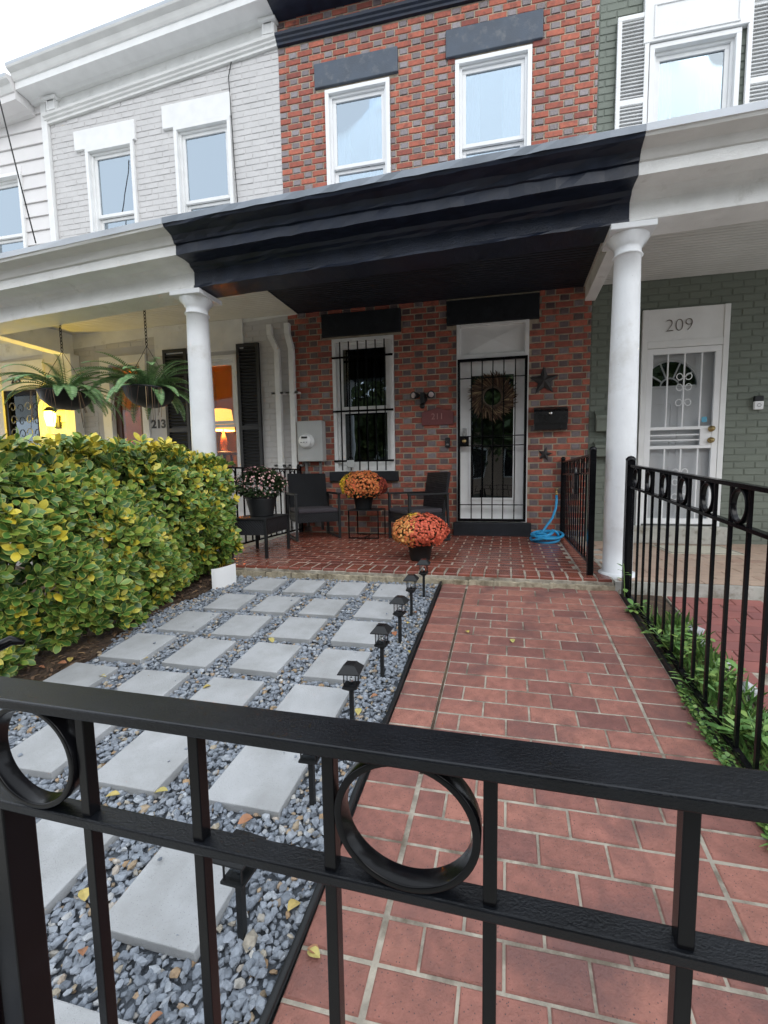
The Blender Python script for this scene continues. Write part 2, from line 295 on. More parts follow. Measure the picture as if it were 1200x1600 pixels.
def brick_wall(wall, x0, x1, z0, z1, Y, holes, bond, mats, course=.0775, ph=0, zph=0, thin=.012, nparts=300, jit=.0015, depth=.009, L=.202, H=.097, J=.0145, hide=()):
    """courses of single bricks standing proud of the mortar; the ones that show largest are objects of their own"""
    P = L+H+2*J if bond == 'flemish' else L+J; row0 = math.floor((z0-zph)/course); full = []; rest = []
    for r in range(row0, int((z1-zph)/course)+1):
        za, zb = zph+r*course+J/2, zph+(r+1)*course-J/2; za, zb = max(za, z0), min(zb, z1)
        if zb-za < .02: continue
        x = ph+(P/2 if r % 2 else 0)+math.floor((x0-ph)/P-1)*P; k = 0
        while x < x1:
            if bond == 'flemish': kind, l = (0, L) if k % 2 == 0 else (1, H)
            else: kind, l = 0, L
            a, b = x+J/2, x+J/2+l; x += l+J; k += 1
            a, b = max(a, x0), min(b, x1)
            if b-a < .025: continue
            spans = [(a, b)]
            for h in holes:
                if h[2] < zb-.015 and h[3] > za+.015:
                    ns = []
                    for (p, q) in spans:
                        if h[1] <= p or h[0] >= q: ns.append((p, q)); continue
                        if h[0]-p > .02: ns.append((p, h[0]-.003))
                        if q-h[1] > .02: ns.append((h[1]+.003, q))
                    spans = ns
            for (p, q) in spans:
                whole = abs(q-p-l) < 1e-6 and abs(zb-za-(course-J)) < 1e-6
                c = ((p+q)/2, Y, (za+zb)/2); vis = seen(c) and not any(h_[0] < c[0] < h_[1] and h_[2] < c[2] < h_[3] for h_ in hide)
                (full if whole and vis else rest).append((c, q-p, zb-za, kind))
    full.sort(key=lambda t: proj(t[0])[2]/(t[1]))
    parts, more = full[:nparts], full[nparts:]
    shared = [[brick_mesh(L, course-J, depth, min(.004, depth*.6), (mats[k],)) for _ in (0,)] for k in range(len(mats))]
    for c, l, h, k in parts:
        place('brick', shared[k][0], wall, (c[0], c[1]-random.uniform(-.002, .002), c[2]), world=True, rot=(0, random.uniform(-.006, .006), random.uniform(-.01, .01)))
    m = MB()
    for c, l, h, k in rest+more: m.mi = k; brick_geo(m, c[0], c[1], c[2], l, h, depth, min(.004, depth*.6), jit)
    m.norec = True; tag(m.build('brick_courses', list(mats), wall, world=True), kind='stuff')
WY = 2.052            # facade plane
FL = lambda y: .085+.022*y      # porch floor height
# ------------------------------------------------------------------ ground, street
m = MB(); m.box(-60, 60, -60, -3.75, -.9, -.56); tag(m.build('ground', 'ground_soil'), kind='structure')
m = MB(); m.box(-60, 60, -6.2, -3.72, -.7, -.5); tag(m.build('sidewalk', 'concrete'), kind='structure')
m = MB(); m.box(-60, 60, -15, -6.35, -.7, -.555); tag(m.build('road', 'asphalt'), kind='structure')
def sloped(m, x0, x1, ya, yb, dz=0, t=.3): 
    m.add([(x0,ya,gz(ya)+dz),(x1,ya,gz(ya)+dz),(x1,yb,gz(yb)+dz),(x0,yb,gz(yb)+dz)] + [(x0,ya,gz(ya)-t),(x1,ya,gz(ya)-t),(x1,yb,gz(yb)-t),(x0,yb,gz(yb)-t)], [(0,1,2,3),(4,5,1,0),(5,6,2,1),(6,7,3,2),(7,4,0,3)])
m = MB(); sloped(m, -9, -2.0, -3.7, 0, -.012); sloped(m, 1.39, 1.70, -3.7, 0, -.02); sloped(m, 2.9, 9, -3.7, 0, -.02); tag(m.build('yard_soil', 'soil'), kind='structure')
# walkway: mortar bed with every paver brick on it
m = MB(); sloped(m, .012, 1.388, -3.68, .0, -.005); walk = tag(m.build('walkway', 'pink_mortar'), kind='structure')
def flat_brick(l, w, mt, d=.018, c=.004, name='brick'):
    m = MB(); o = [(-l/2,-w/2),(l/2,-w/2),(l/2,w/2),(-l/2,w/2)]; i = [(a-math.copysign(c, a), b-math.copysign(c, b)) for a, b in o]
    m.add([(x,y,-d) for x, y in o]+[(x,y,-c) for x, y in o]+[(x,y,0) for x, y in i], [(k,(k+1)%4,(k+1)%4+4,k+4) for k in range(4)]+[(k+4,(k+1)%4+4,(k+1)%4+8,k+8) for k in range(4)]+[(8,9,10,11)])
    return m.mesh(name, mt)
ang = math.atan(SLOPE); cache = {}
def lay(parent, xa, xb, y, zfun, slope, mt, w=.0985, j=.0015):
    l = round(xb-xa, 3)
    if l < .02: return
    key = (l, w, mt)
    if key not in cache: cache[key] = flat_brick(l, w, mt)
    place('brick', cache[key], parent, ((xa+xb)/2, y, zfun(y)+random.uniform(-j, j)), world=True, rot=(slope+random.uniform(-.006,.006), random.uniform(-.006,.006), random.uniform(-.008,.008)))
for r in range(0, 34):
    y = -.036-.107*r
    if y < -3.6: break
    lay(walk, .012, .208, y, gz, ang, 'paver'); lay(walk, 1.18, 1.383, y, gz, ang, 'paver')
    x = .226; off = [0, .5, .0, .5][r % 4]; first = True
    ends = []
    if r % 2: ends.append((x, x+.1)); x += .1085
    while x < 1.155:
        e = min(x+.206, 1.166); ends.append((x, e)); x = e+.0085
    for a, b in ends: lay(walk, a, b, y, gz, ang, 'paver')
m = MB(); sloped(m, .2095, .2225, -1.95, -.1, -.0042, .02); m.build('open_joint', 'soil', walk)
# gravel bed, slabs, edging
m = MB(); sloped(m, -2.16, -.006, -3.68, .0, -.028); bed = tag(m.build('gravel_bed', 'gravel_base'), kind='structure')
near = [-.385, -.735, -1.085, -1.445, -1.82, -2.215, -2.635, -3.07, -3.5]
slabs = []
sm_ = {}
for r, yn in enumerate(near):
    t = min(1, max(0, (-yn-.38)/1.85)); sz = .272+.045*t; pitch = .375+.125*t; dep = .262+.045*t; xr = -.225-.035*t-.015*math.sin(r)
    for c in range(4):
        x1 = xr-c*pitch-(.02 if c else 0); x0 = x1-sz
        if x0 < -2.02: continue
        key = (round(sz, 2), round(dep, 2))
        if key not in sm_: mm = MB(); mm.box(-key[0]/2, key[0]/2, -key[1]/2, key[1]/2, -.04, 0); sm_[key] = mm.mesh('slab', 'slab')
        cy = yn+dep/2; a = random.uniform(-.02, .02)
        place('slab', sm_[key], bed, ((x0+x1)/2+random.uniform(-.008,.008), cy+random.uniform(-.008,.008), gz(cy)+.019+random.uniform(-.005,.005)), world=True, rot=(ang+random.uniform(-.008,.008), random.uniform(-.012,.012), a), bevel=.004)
        slabs.append((x0, x1, yn, yn+dep))
def stones(xmin, xmax, ymin, ymax, n, smin, smax, dz, keep):
    ico_v = np.array([(0,1,1.618),(0,-1,1.618),(0,1,-1.618),(0,-1,-1.618),(1,1.618,0),(-1,1.618,0),(1,-1.618,0),(-1,-1.618,0),(1.618,0,1),(-1.618,0,1),(1.618,0,-1),(-1.618,0,-1)])/1.9
    bm = bmesh.new(); bmesh.ops.convex_hull(bm, input=[bm.verts.new(v) for v in ico_v]); bm.verts.index_update(); T = np.array([[v.index for v in f.verts] for f in bm.faces]); bm.free()
    g = int(math.sqrt(n*(xmax-xmin)/(ymax-ymin)))+1; h = int(n/g)+1
    X, Y = np.meshgrid(np.linspace(xmin, xmax, g), np.linspace(ymin, ymax, h)); X = X.ravel()+RNG.normal(0, .35*(xmax-xmin)/g, X.size); Y = Y.ravel()+RNG.normal(0, .35*(ymax-ymin)/h, Y.size)
    ok = np.array([keep(x, y) for x, y in zip(X, Y)]); X, Y = X[ok], Y[ok]; k = len(X)
    S = RNG.uniform(smin, smax, k)*RNG.choice([.7,1,1,1.25], k)
    V = ico_v[None]*RNG.uniform(.62, 1.25, (k, 12, 1))*(S[:,None,None]*np.stack([np.ones(k), RNG.uniform(.55,.9,k), RNG.uniform(.4,.75,k)], 1)[:,None,:])*.55
    a = RNG.uniform(0, 6.28, k); b = RNG.normal(0, .5, k); ca, sa, cb, sb = np.cos(a), np.sin(a), np.cos(b), np.sin(b)
    y1 = V[...,1]*cb[:,None]-V[...,2]*sb[:,None]; z1 = V[...,1]*sb[:,None]+V[...,2]*cb[:,None]; x1 = V[...,0]
    V = np.stack([x1*ca[:,None]-y1*sa[:,None]+X[:,None], x1*sa[:,None]+y1*ca[:,None]+Y[:,None], z1+(Y*SLOPE+dz+RNG.uniform(-.006,.006,k))[:,None]], -1)
    return V.reshape(-1, 3), (T[None]+(np.arange(k)*12)[:,None,None]).reshape(-1, 3)
def inslab(x, y, s): return any(a-s < x < b+s and c-s < y < d+s for a, b, c, d in slabs)
A = stones(-2.13, -.02, -3.62, -.03, 20000, .016, .028, -.018, lambda x, y: not inslab(x, y, -.02) and x < -.018 and x > -2.02-.1*math.sin(y*5)-.03*random.random())
B = stones(-2.05, -.03, -3.62, -.05, 17000, .018, .034, -.006, lambda x, y: not inslab(x, y, .005) and x < -.026 and x > -2.0-.1*math.sin(y*5)-.05*random.random())
Cc = stones(-2.0, -.05, -3.4, -.1, 900, .010, .02, .026, lambda x, y: inslab(x, y, -.012) and not inslab(x, y, -.06) and random.random() < .3)
V = np.concatenate([A[0], B[0], Cc[0]]); T = np.concatenate([A[1], B[1]+len(A[0]), Cc[1]+len(A[0])+len(B[0])])
me = bpy.data.meshes.new('gravel'); me.vertices.add(len(V)); me.vertices.foreach_set('co', V.ravel()); me.loops.add(T.size); me.loops.foreach_set('vertex_index', T.ravel().astype(np.int32))
me.polygons.add(len(T)); me.polygons.foreach_set('loop_start', np.arange(0, T.size, 3, dtype=np.int32)); me.polygons.foreach_set('use_smooth', np.zeros(len(T), dtype=bool)); me.update(calc_edges=True); me.materials.append(MATS['stone'])
tag(place('gravel', me), 'blue grey crushed stone filling the bed between the square slabs', 'gravel', kind='stuff')
m = MB(); m.tube([(-.004+.004*math.sin(y*7), y, gz(y)+.012) for y in np.linspace(.0, -3.66, 40)], .011, 8); m.tube([(-.002+.004*math.sin(y*7), y, gz(y)-.012) for y in np.linspace(.0, -3.66, 40)], .007, 6)
tag(m.build('lawn_edging', 'black_plastic'), 'black plastic edging strip between gravel bed and red brick walkway', 'edging')
# ------------------------------------------------------------------ porch floor of the brick house
m = MB(); m.prism([(-.012,-.12),(-.012,.058),(.02,.082),(2.06,FL(2.06)-.0035),(2.06,-.12)], -2.42, 1.36, 'X'); porch = tag(m.build('porch_floor', 'pink_mortar'), kind='structure')
m = MB(); random.seed(3)
xs = np.linspace(-2.42, 1.40, 60)
for i in range(59):
    a, b = xs[i], xs[i+1]; d = lambda: random.uniform(-.014, .012)
    m.add([(a,-.035+d(),-.14),(b,-.035+d(),-.14),(b,-.028+d(),.032+d()*.6),(a,-.028+d(),.032+d()*.6),(a,.05,.045),(b,.05,.045)], [(0,1,2,3),(3,2,5,4)])
m.build('mortar_ledge', 'base_mortar', porch)
pcs = []
x = -2.415
while x < 1.3:
    pcs.append((x, x+.1, .092, .195, True)); x += .111
for r in range(17):
    y = .245+.107*r; x = -2.415 - (.107 if r % 2 else 0)
    while x < 1.14:
        a, b = max(x, -2.415), min(x+.203, 1.14)
        if b-a > .03: pcs.append((a, b, y, .096, False))
        x += .214
    pcs.append((1.152, 1.345, y, .096, False))
pcs.sort(key=lambda p: proj(((p[0]+p[1])/2, p[2], .1))[2] if seen(((p[0]+p[1])/2, p[2], .1)) else 99)
for a, b, y, w, hd in pcs[:298]:
    if hd:
        if 'hd' not in cache: cache['hd'] = flat_brick(.1, .195, 'porch_paver', .055, .006)
        place('brick', cache['hd'], porch, ((a+b)/2, y-.002+random.uniform(-.004,.004), FL(y)+random.uniform(-.002,.002)), rot=(.022+random.uniform(-.01,.01), random.uniform(-.012,.012), random.uniform(-.02,.02)))
    else: lay(porch, a+.002, b-.002, y, FL, .022, 'porch_paver', w-.005)
mr = MB()
for a, b, y, w, hd in pcs[298:]: mr.box(a, b, y-w/2, y+w/2, FL(y)-.02, FL(y))
tag(mr.build('brick_rows', 'porch_paver', porch), kind='stuff')
m = MB(); m.box(-10.3, -2.43, -.02, 2.06, -.3, .1); tag(m.build('neighbour_porch_floor', 'concrete'), kind='structure')
# ------------------------------------------------------------------ windows and other house parts
def fr(m, x0, x1, z0, z1, w, ya, yb, wt=None, wb=None):
    """rectangular frame of four mitre-free members"""
    wt = wt or w; wb = wb or w
    m.box(x0, x1, ya, yb, z1-wt, z1); m.box(x0, x1, ya, yb, z0, z0+wb); m.box(x0, x0+w, ya, yb, z0+wb, z1-wt); m.box(x1-w, x1, ya, yb, z0+wb, z1-wt)
def window(house, x0, x1, z0, z1, zm, mt='vinyl_white', glass='pane', glass2=None, y=WY, curtain=False, proud=.02, rec=.07):
    m = MB(); fr(m, x0, x1, z0, z1, .05, y-proud, y+.12); fr(m, x0+.05, x1-.05, z0+.05, z1-.05, .03, y+.02, y+.12)
    w = m.build('window', mt, house, world=True, bevel=.003)
    a, b, c, d = x0+.08, x1-.08, z0+.08, z1-.08
    m = MB(); fr(m, a, b, zm-.022, d, .045, y+.045, y+.08, wb=.044); up = m.build('upper_sash', mt, w, world=True, bevel=.003)
    m = MB(); m.box(a+.045, b-.045, y+.062, y+.064, zm+.022, d-.045); m.build('pane', glass, w, world=True)
    m = MB(); fr(m, a, b, c, zm-.024, .045, y+.082, y+.115, wt=.04, wb=.06); m.build('lower_sash', mt, w, world=True, bevel=.003)
    m = MB(); m.box(a+.045, b-.045, y+.1, y+.102, c+.06, zm-.064); m.build('pane', glass2 or glass, w, world=True)
    if curtain:
        for xa, xb in ((a, a+.3*(b-a)), (b-.36*(b-a), b)):
            m = MB(); n = 22; vs = []
            for i in range(n+1):
                t = i/n; xx = xa+(xb-xa)*t; yy = y+.14+.014*math.sin(t*22); vs += [(xx, yy, c), (xa+(xb-xa)*t*.9 if xa == a else xb-(xb-xa)*(1-t)*.9, yy, d)]
            m.smooth = True; m.add(vs, [(2*i, 2*i+2, 2*i+3, 2*i+1) for i in range(n)]); m.build('curtain', 'curtain', w, world=True)
    return w
def blk(house, name, mt, x0, x1, y0, y1, z0, z1, bevel=.004, parent=None): m = MB(); m.box(x0, x1, y0, y1, z0, z1); return m.build(name, mt, parent or house, world=True, bevel=bevel)
def wall(house, x0, x1, z0, z1, holes, mt, y=WY+.009):
    m = MB()
    for a, b, c, d in rects_minus(x0, x1, z0, z1, holes): m.box(a, b, y, y+.24, c, d)
    return m.build('wall', mt, house, world=True)
def rooms(house, x0, x1, mts=('interior_dark', 'interior_dark')):
    m = MB()
    for i, (za, zb) in enumerate(((.1, 3.4), (3.5, 7.2))):
        m.mi = i; a, b, c, d = x0, x1, WY+.255, WY+3.4
        m.add([(a,c,za),(b,c,za),(b,d,za),(a,d,za),(a,c,zb),(b,c,zb),(b,d,zb),(a,d,zb)], [(0,1,2,3),(7,6,5,4),(1,5,6,2),(3,2,6,7),(0,3,7,4)])
    m.build('interior', list(mts), house, world=True)
def shx(X): return .03*X if X > -2.4 else -.072+.055*(X+2.4)
def profile(house, name, x0, x1, prof, mts, mi, zs=lambda X: 0, n=1, wob=0):
    """moulding: (y, z) profile swept along X"""
    m = MB(); xs = np.linspace(x0, x1, n+1); k = len(prof); vs = []
    for X in xs:
        vs += [(X, y+(random.uniform(-wob, wob) if 0 < i < k-1 else 0), z+zs(X)+(random.uniform(-wob, wob)*.6 if 0 < i < k-1 else 0)) for i, (y, z) in enumerate(prof)]
    for i in range(n):
        for j in range(k-1): m.mi = mi[j]; m.add([vs[i*k+j], vs[i*k+j+1], vs[(i+1)*k+j+1], vs[(i+1)*k+j]], [(0,1,2,3)])
    for e in (0, n): m.mi = mi[0]; m.add(vs[e*k:(e+1)*k], [tuple(range(k))])
    return m.build(name, mts, house, world=True)
PROF = [(.30,3.2),(.30,2.715),(.05,2.715),(.05,2.735),(.062,2.74),(.062,2.855),(.045,2.87),(.02,2.88),(.0,2.905),(-.05,2.91),(-.135,2.905),(-.15,2.905),(-.15,2.985),(-.165,2.99),(-.175,3.01),(-.195,3.04),(-.24,3.055),(-.275,3.065),(-.285,3.085),(-.292,3.085),(-.292,3.132),(-.285,3.136),(WY,3.45),(WY,3.2)]
MI = [0,0,0,0,3,0,0,0,0,0,0,0,1,1,1,1,1,1,0,2,2,2,0]
def porch_roof(house, x0, x1, mts, ceil, n, wob, wallz=3.14):
    r = profile(house, 'porch_roof', x0, x1, PROF, mts, MI, shx, n, wob)
    m = MB(); m.box(x0, x1, .301, WY+.01, wallz, wallz+.03); m.build('porch_ceiling', ceil, r, world=True)
    return r
def column(house, X, Y, zb, zt):
    m = MB(); r0, r1 = .113, .096; h = zt-zb
    pr = [(r0+.03, 0), (r0+.034, .02), (r0+.03, .045), (r0+.004, .05)]
    pr += [(r0+(r1-r0)*max(0, (t-.3)/.7)**1.5, .05+(h-.24)*t) for t in np.linspace(0, 1, 12)]
    pr += [(r1+.008, h-.188), (r1+.014, h-.18), (r1+.008, h-.172), (r1, h-.165), (r1, h-.12), (r1+.012, h-.112), (r1+.012, h-.1), (r1+.05, h-.06), (r1+.052, h-.045)]
    m.lathe(pr, 32, (X, Y, zb)); c = m.build('porch_column', 'column_paint', house, world=True)
    m = MB(); m.box(X-.16, X+.16, Y-.16, Y+.16, zt-.045, zt); m.build('abacus', 'column_paint', c, world=True, bevel=.006); return c
# ------------------------------------------------------------------ the brick house
H1 = thing('row_house', 'red and burnt brick row house with black porch roof and barred front door', 'house', (-.48, WY, .1))
UW = [(-1.82,-.953,4.15,5.86), (-.134,.772,4.15,5.89)]; LW = (-1.815,-.95,.978,2.755); DR = (-.118,.782,.13,2.81)
UL = [(-1.952,-.845,5.9,6.185), (-.243,.888,5.93,6.235)]; LL = [(-1.952,-.848,2.79,3.085), (-.244,.897,2.812,3.11)]; SILL = (-1.885,-.905,.843,.978)
holes = UW + [LW, DR] + UL + LL + [SILL, (-.155,.832,.1,.3)]
holes = [h for h in holes]
w1 = wall(H1, -2.46, 1.50, .05, 7.6, UW+[LW, DR], 'mortar')
brick_wall(w1, -2.46, 1.50, .12, 7.3, WY+.009, holes+[(-2.5,1.6,6.505,6.63)], 'flemish', ('red_brick','burnt_brick'), .0775, .857-.2665, 1.33-.03875, hide=[(-2.6,1.6,3.1,4.0)])
rooms(H1, -2.45, 1.49)
for h in UL: blk(H1, 'lintel', 'grey_black_lintel', h[0], h[1], WY-.028, WY+.1, h[2], h[3], .008)
for h in LL: blk(H1, 'lintel', 'black_stone', h[0], h[1], WY-.028, WY+.1, h[2], h[3], .008)
blk(H1, 'sill', 'black_stone', SILL[0], SILL[1], WY-.05, WY+.1, SILL[2], SILL[3]-.002, .008)
blk(H1, 'door_step', 'black_stone', -.157, .834, WY-.09, WY+.1, .1, .3, .01)
for h in UW: window(H1, h[0]+.002, h[1]-.002, h[2], h[3], 4.95, curtain=True)
wl = window(H1, LW[0]+.002, LW[1]-.002, LW[2], LW[3], 1.84, 'white_old_paint', 'pane_dark')
# iron bars over the lower window
for px in (532, 545.5, 559.5, 573, 587, 601):
    X = onY(px+ (0), 600, WY-.06)[0]; m = MB(); m.bar((X, WY-.055, .99), (X, WY-.055, 2.70), .014); m.build('window_bar', 'iron', wl, world=True)
for z in (1.12, 1.79, 2.5): m = MB(); m.bar((-1.81, WY-.043, z), (-.955, WY-.043, z), .026, .008, (0,1,0)); m.build('window_crossbar', 'iron', wl, world=True)
# door: white frame, glazed leaf, panelled transom, iron grille
m = MB(); x0, x1, z0, z1 = DR[0]+.002, DR[1]-.002, .3, 2.81
m.box(x0, x0+.05, WY-.02, WY+.14, z0, z1); m.box(x1-.05, x1, WY-.02, WY+.14, z0, z1); m.box(x0+.05, x1-.05, WY-.02, WY+.14, 2.375, 2.43); m.box(x0+.05, x1-.05, WY-.02, WY+.14, z1-.03, z1); m.box(x0+.05, x1-.05, WY-.03, WY+.14, z0, z0+.035)
df = m.build('door_frame', 'white_paint', H1, world=True, bevel=.003)
m = MB(); a, b, c, d = x0+.05, x1-.05, 2.43, z1-.03; cx, cz = (a+b)/2-.0, (c+d)/2; y = WY+.03
m.add([(a,y,c),(b,y,c),(b,y,d),(a,y,d),(cx,y-.035,cz)], [(0,1,4),(1,2,4),(2,3,4),(3,0,4)]); m.build('transom_panel', 'white_paint', H1, world=True)
m = MB(); y0, y1 = WY+.05, WY+.09; a, b = x0+.051, x1-.051
m.box(a, .06, y0, y1, z0+.036, 2.374); m.box(.605, b, y0, y1, z0+.036, 2.374); m.box(.06, .605, y0, y1, z0+.036, .61); m.box(.06, .605, y0, y1, 2.185, 2.374)
fr(m, .035, .63, .585, 2.21, .03, y0-.012, y0+.001)
dl = m.build('door', 'white_paint', H1, world=True, bevel=.002)
m = MB(); m.box(.06, .605, y0+.018, y0+.02, .61, 2.185); m.build('pane', 'pane_dark', dl, world=True)
m = MB(); m.box(-.045, .01, y0-.02, y0, 1.36, 1.52); m.lathe([(0,0),(.026,0),(.03,.02),(.0,.04)], 14, M=Matrix.Translation((-.015, y0-.005, 1.31)) @ Matrix.Rotation(math.pi/2, 4, 'X')); m.build('door_lock', 'chrome', dl, world=True)
yg = WY-.045
m = MB(); fr(m, -.10, .765, .315, 2.37, .034, yg-.02, yg+.012); sg = m.build('security_grille', 'iron', H1, world=True, bevel=.002)
for px in (736.4, 752.9, 769.4, 786.3, 804):
    X = onY(px, 700, yg)[0]; m = MB(); m.bar((X, yg, .335), (X, yg, 2.345), .014); m.build('grille_bar', 'iron', sg, world=True)
for z in (2.13, 1.405, 1.285, .53): m = MB(); m.bar((-.075, yg-.012, z), (.74, yg-.012, z), .012, .012); m.build('grille_crossbar', 'iron', sg, world=True)
m = MB(); m.box(-.085, .045, yg-.03, yg+.01, 1.29, 1.4); bx_ = m.build('lock_box', 'iron', sg, world=True, bevel=.004)
m = MB(); m.lathe([(0,0),(.02,0),(.028,.02),(.024,.04),(0,.046)], 16, M=Matrix.Translation((-.01, yg-.03, 1.345)) @ Matrix.Rotation(math.pi/2, 4, 'X')); m.build('door_knob', 'brass', sg, world=True)
# cornice and porch roof
PB = [(WY+.02,6.5),(WY-.03,6.5),(WY-.03,6.53),(WY-.05,6.545),(WY-.055,6.565),(WY-.075,6.58),(WY-.08,6.61),(WY-.05,6.625),(WY+.02,6.63)]
profile(H1, 'cornice_band', -2.462, 1.50, PB, ['black_paint'], [0]*8)
PC = [(WY+.02,6.80),(1.98,6.82),(1.80,6.84),(1.78,6.84),(1.78,6.92),(1.74,6.94),(1.70,7.0),(1.68,7.05),(1.68,7.08),(WY+.02,7.2)]
profile(H1, 'cornice', -2.462, 1.50, PC, ['black_paint'], [0]*9)
porch_roof(H1, -2.30, 1.40, ['black_paint','black_paint','drip_metal','black_old_paint'], 'porch_ceiling_black', 34, .0055)
blk(H1, 'beam', 'white_old_paint', 1.42, 1.54, .301, WY+.01, 2.97, 3.139, .004)
column(H1, 1.432, .2, .055, 2.715+shx(1.42)-.002)
m = MB(); m.lathe([(0,0),(.23,0),(.22,.05),(.17,.075),(0,.078)], 20, (1.47,.22,-.02)); m.build('column_footing', 'base_mortar', H1, world=True)
blk(H1, 'roof', 'asphalt', -2.46, 1.5, WY+.03, WY+3.5, 7.2, 7.26)
# ------------------------------------------------------------------ the grey house, left
H2 = thing('row_house', 'pale grey painted brick row house with hanging ferns and black shutters on its porch', 'house', (-4.3, WY, .1))
csh = lambda X: .085*(X+2.46)
UW2 = [(-5.6,-4.76,4.15,5.74), (-4.085,-3.19,4.15,5.79)]; UL2 = [(-5.78,-4.72,5.735,6.0), (-4.255,-3.18,5.785,6.085)]; W2 = (-4.03,-3.27,.9,2.66); D2 = (-5.5,-4.86,.13,2.62)
w2 = wall(H2, -6.22, -2.462, .05, 6.6, UW2+[W2, D2], 'grey_joint')
brick_wall(w2, -6.22, -2.465, .12, 6.62, WY+.009, UW2+UL2+[W2, D2, (-5.75,-5.5,0,2.7), (-4.86,-4.75,0,2.8), (-5.75,-4.75,2.6,2.85), (-4.1,-3.2,2.6,3.2)], 'running', ('grey_paint_brick',), .0775, .03, .02, depth=.0055, hide=[(-7,-2,3.0,4.05)])
rooms(H2, -6.2, -2.47, ('interior_warm', 'interior_dark'))
for h in UL2: blk(H2, 'lintel', 'white_paint', h[0], h[1], WY-.03, WY+.1, h[2], h[3], .006)
for h in UW2: window(H2, h[0]+.002, h[1]-.002, h[2], h[3], 4.82, 'white_paint', curtain=False, proud=.03)
for X, s in ((-4.95, .2), (-3.45, .24)):   # folded paper seen behind the upper panes
    m = MB(); y = WY+.09; m.add([(X-s*.5,y,4.86),(X+s*.1,y-.006,5.06),(X,y,5.06+s),(X+s*.55,y+.006,4.87)], [(0,1,2),(1,3,2),(0,3,1)]); m.build('paper_ornament', 'vinyl_white', H2, world=True)
wq = window(H2, W2[0]+.002, W2[1]-.002, W2[2], W2[3], 1.72, 'white_old_paint', 'pane_warm')
blk(H2, 'header_panel', 'white_old_paint', -4.62, -3.15, WY-.02, WY+.02, 2.72, 3.139, .003)
def shutter(house, x0, x1, z0, z1, mt, zm, tilt=1):
    y = WY-.045; m = MB(); fr(m, x0, x1, z0, z1, .045, y, y+.035); m.box(x0+.045, x1-.045, y, y+.035, zm-.03, zm+.03); s = m.build('shutter', mt, house, world=True, bevel=.002); m = MB(); m.box(x0+.045, x1-.045, y+.031, y+.034, z0+.045, z1-.045); m.build('back_panel', mt, s, world=True)
    k = 0; z = z0+.06
    while z < z1-.06:
        if abs(z-zm) > .05:
            m = MB(); m.box(x0+.045, x1-.045, -.0035, .0035, -.019, .019, Matrix.Translation((0, y+.016, z)) @ Matrix.Rotation(-.75, 4, 'X')); m.build('louver', mt, s, world=True)
        z += .046 if mt == 'shutter_black' else .038
shutter(H2, -3.25, -2.9, .95, 2.79, 'shutter_black', 1.62); shutter(H2, -4.47, -4.07, .95, 2.79, 'shutter_black', 1.62)
m = MB(); m.box(-5.62,-5.46, WY-.03, WY+.1, .13, 2.76); m.box(-4.9,-4.79, WY-.03, WY+.1, .13, 2.76); m.box(-5.46,-4.9, WY-.03, WY+.1, 2.64, 2.76); m.box(-5.46,-4.9, WY-.01, WY+.1, 2.42, 2.47); f2 = m.build('door_frame', 'white_old_paint', H2, world=True, bevel=.003)
m = MB(); fr(m, -5.46, -4.9, .14, 2.42, .1, WY+.04, WY+.08, wb=.9); d2 = m.build('door', 'brown_door', H2, world=True, bevel=.003)
m = MB(); m.box(-5.36,-5.0, WY+.055, WY+.057, 1.04, 2.32); m.box(-5.46,-4.9, WY+.055, WY+.057, 2.47, 2.64); m.build('pane', 'pane_warm', d2, world=True)
text('213', .17, .004, 'number_black', (-4.64, WY-.006, 1.72), H2, offset=.006)
m = MB(); m.box(-4.79,-4.5, WY-.004, WY+.012, .13, 2.72); m.build('number_board', 'grey_paint', H2, world=True)
GP = ['white_old_paint','crown_paint','drip_metal_light','white_old_paint']
porch_roof(H2, -6.26, -2.302, GP, 'porch_ceiling_white', 12, .003)
for z0_, Y0 in ((2.86, .301),): blk(H2, 'beam', 'white_old_paint', -6.32, -6.12, Y0, WY+.01, 2.82, 3.139, .004)
column(H2, -2.40, .2, .055, 2.715+shx(-2.39)-.002)
blk(H2, 'wall_pilaster', 'white_old_paint', -6.2, -6.02, WY-.14, WY+.0, .1, 2.82, .004)
profile(H2, 'cornice_band', -6.26, -2.462, PB, ['crown_paint'], [0]*8, csh)
PF = [(WY+.02,6.62),(WY-.015,6.625),(WY-.015,6.80),(WY+.02,6.805)]
profile(H2, 'frieze', -6.26, -2.462, PF, ['white_old_paint'], [0]*3, csh)
PC2 = [(WY+.02,6.795),(1.99,6.80),(1.95,6.825),(1.80,6.83),(1.78,6.83),(1.78,6.92),(1.765,6.925),(1.75,6.95),(1.73,7.0),(1.68,7.03),(1.67,7.05),(1.665,7.085),(WY+.02,7.2)]
profile(H2, 'cornice', -6.45, -2.462, PC2, ['white_paint','crown_paint','drip_metal_light'], [0,0,0,0,0,0,1,1,1,1,2,2], csh)
for X in (-2.56, -6.1):
    z = 6.62+csh(X); m = MB(); m.box(X-.09, X+.09, WY-.06, WY, z, z+.19); fr(m, X-.075, X+.075, z+.02, z+.17, .02, WY-.07, WY-.055); br = m.build('cornice_bracket', 'white_paint', H2, world=True); m = MB(); m.box(X-.12, X+.12, WY-.1, WY, z+.15, z+.185); m.build('bracket_cap', 'white_paint', br, world=True)
blk(H2, 'roof', 'asphalt', -6.3, -2.46, WY+.03, WY+3.5, 6.9, 6.96)
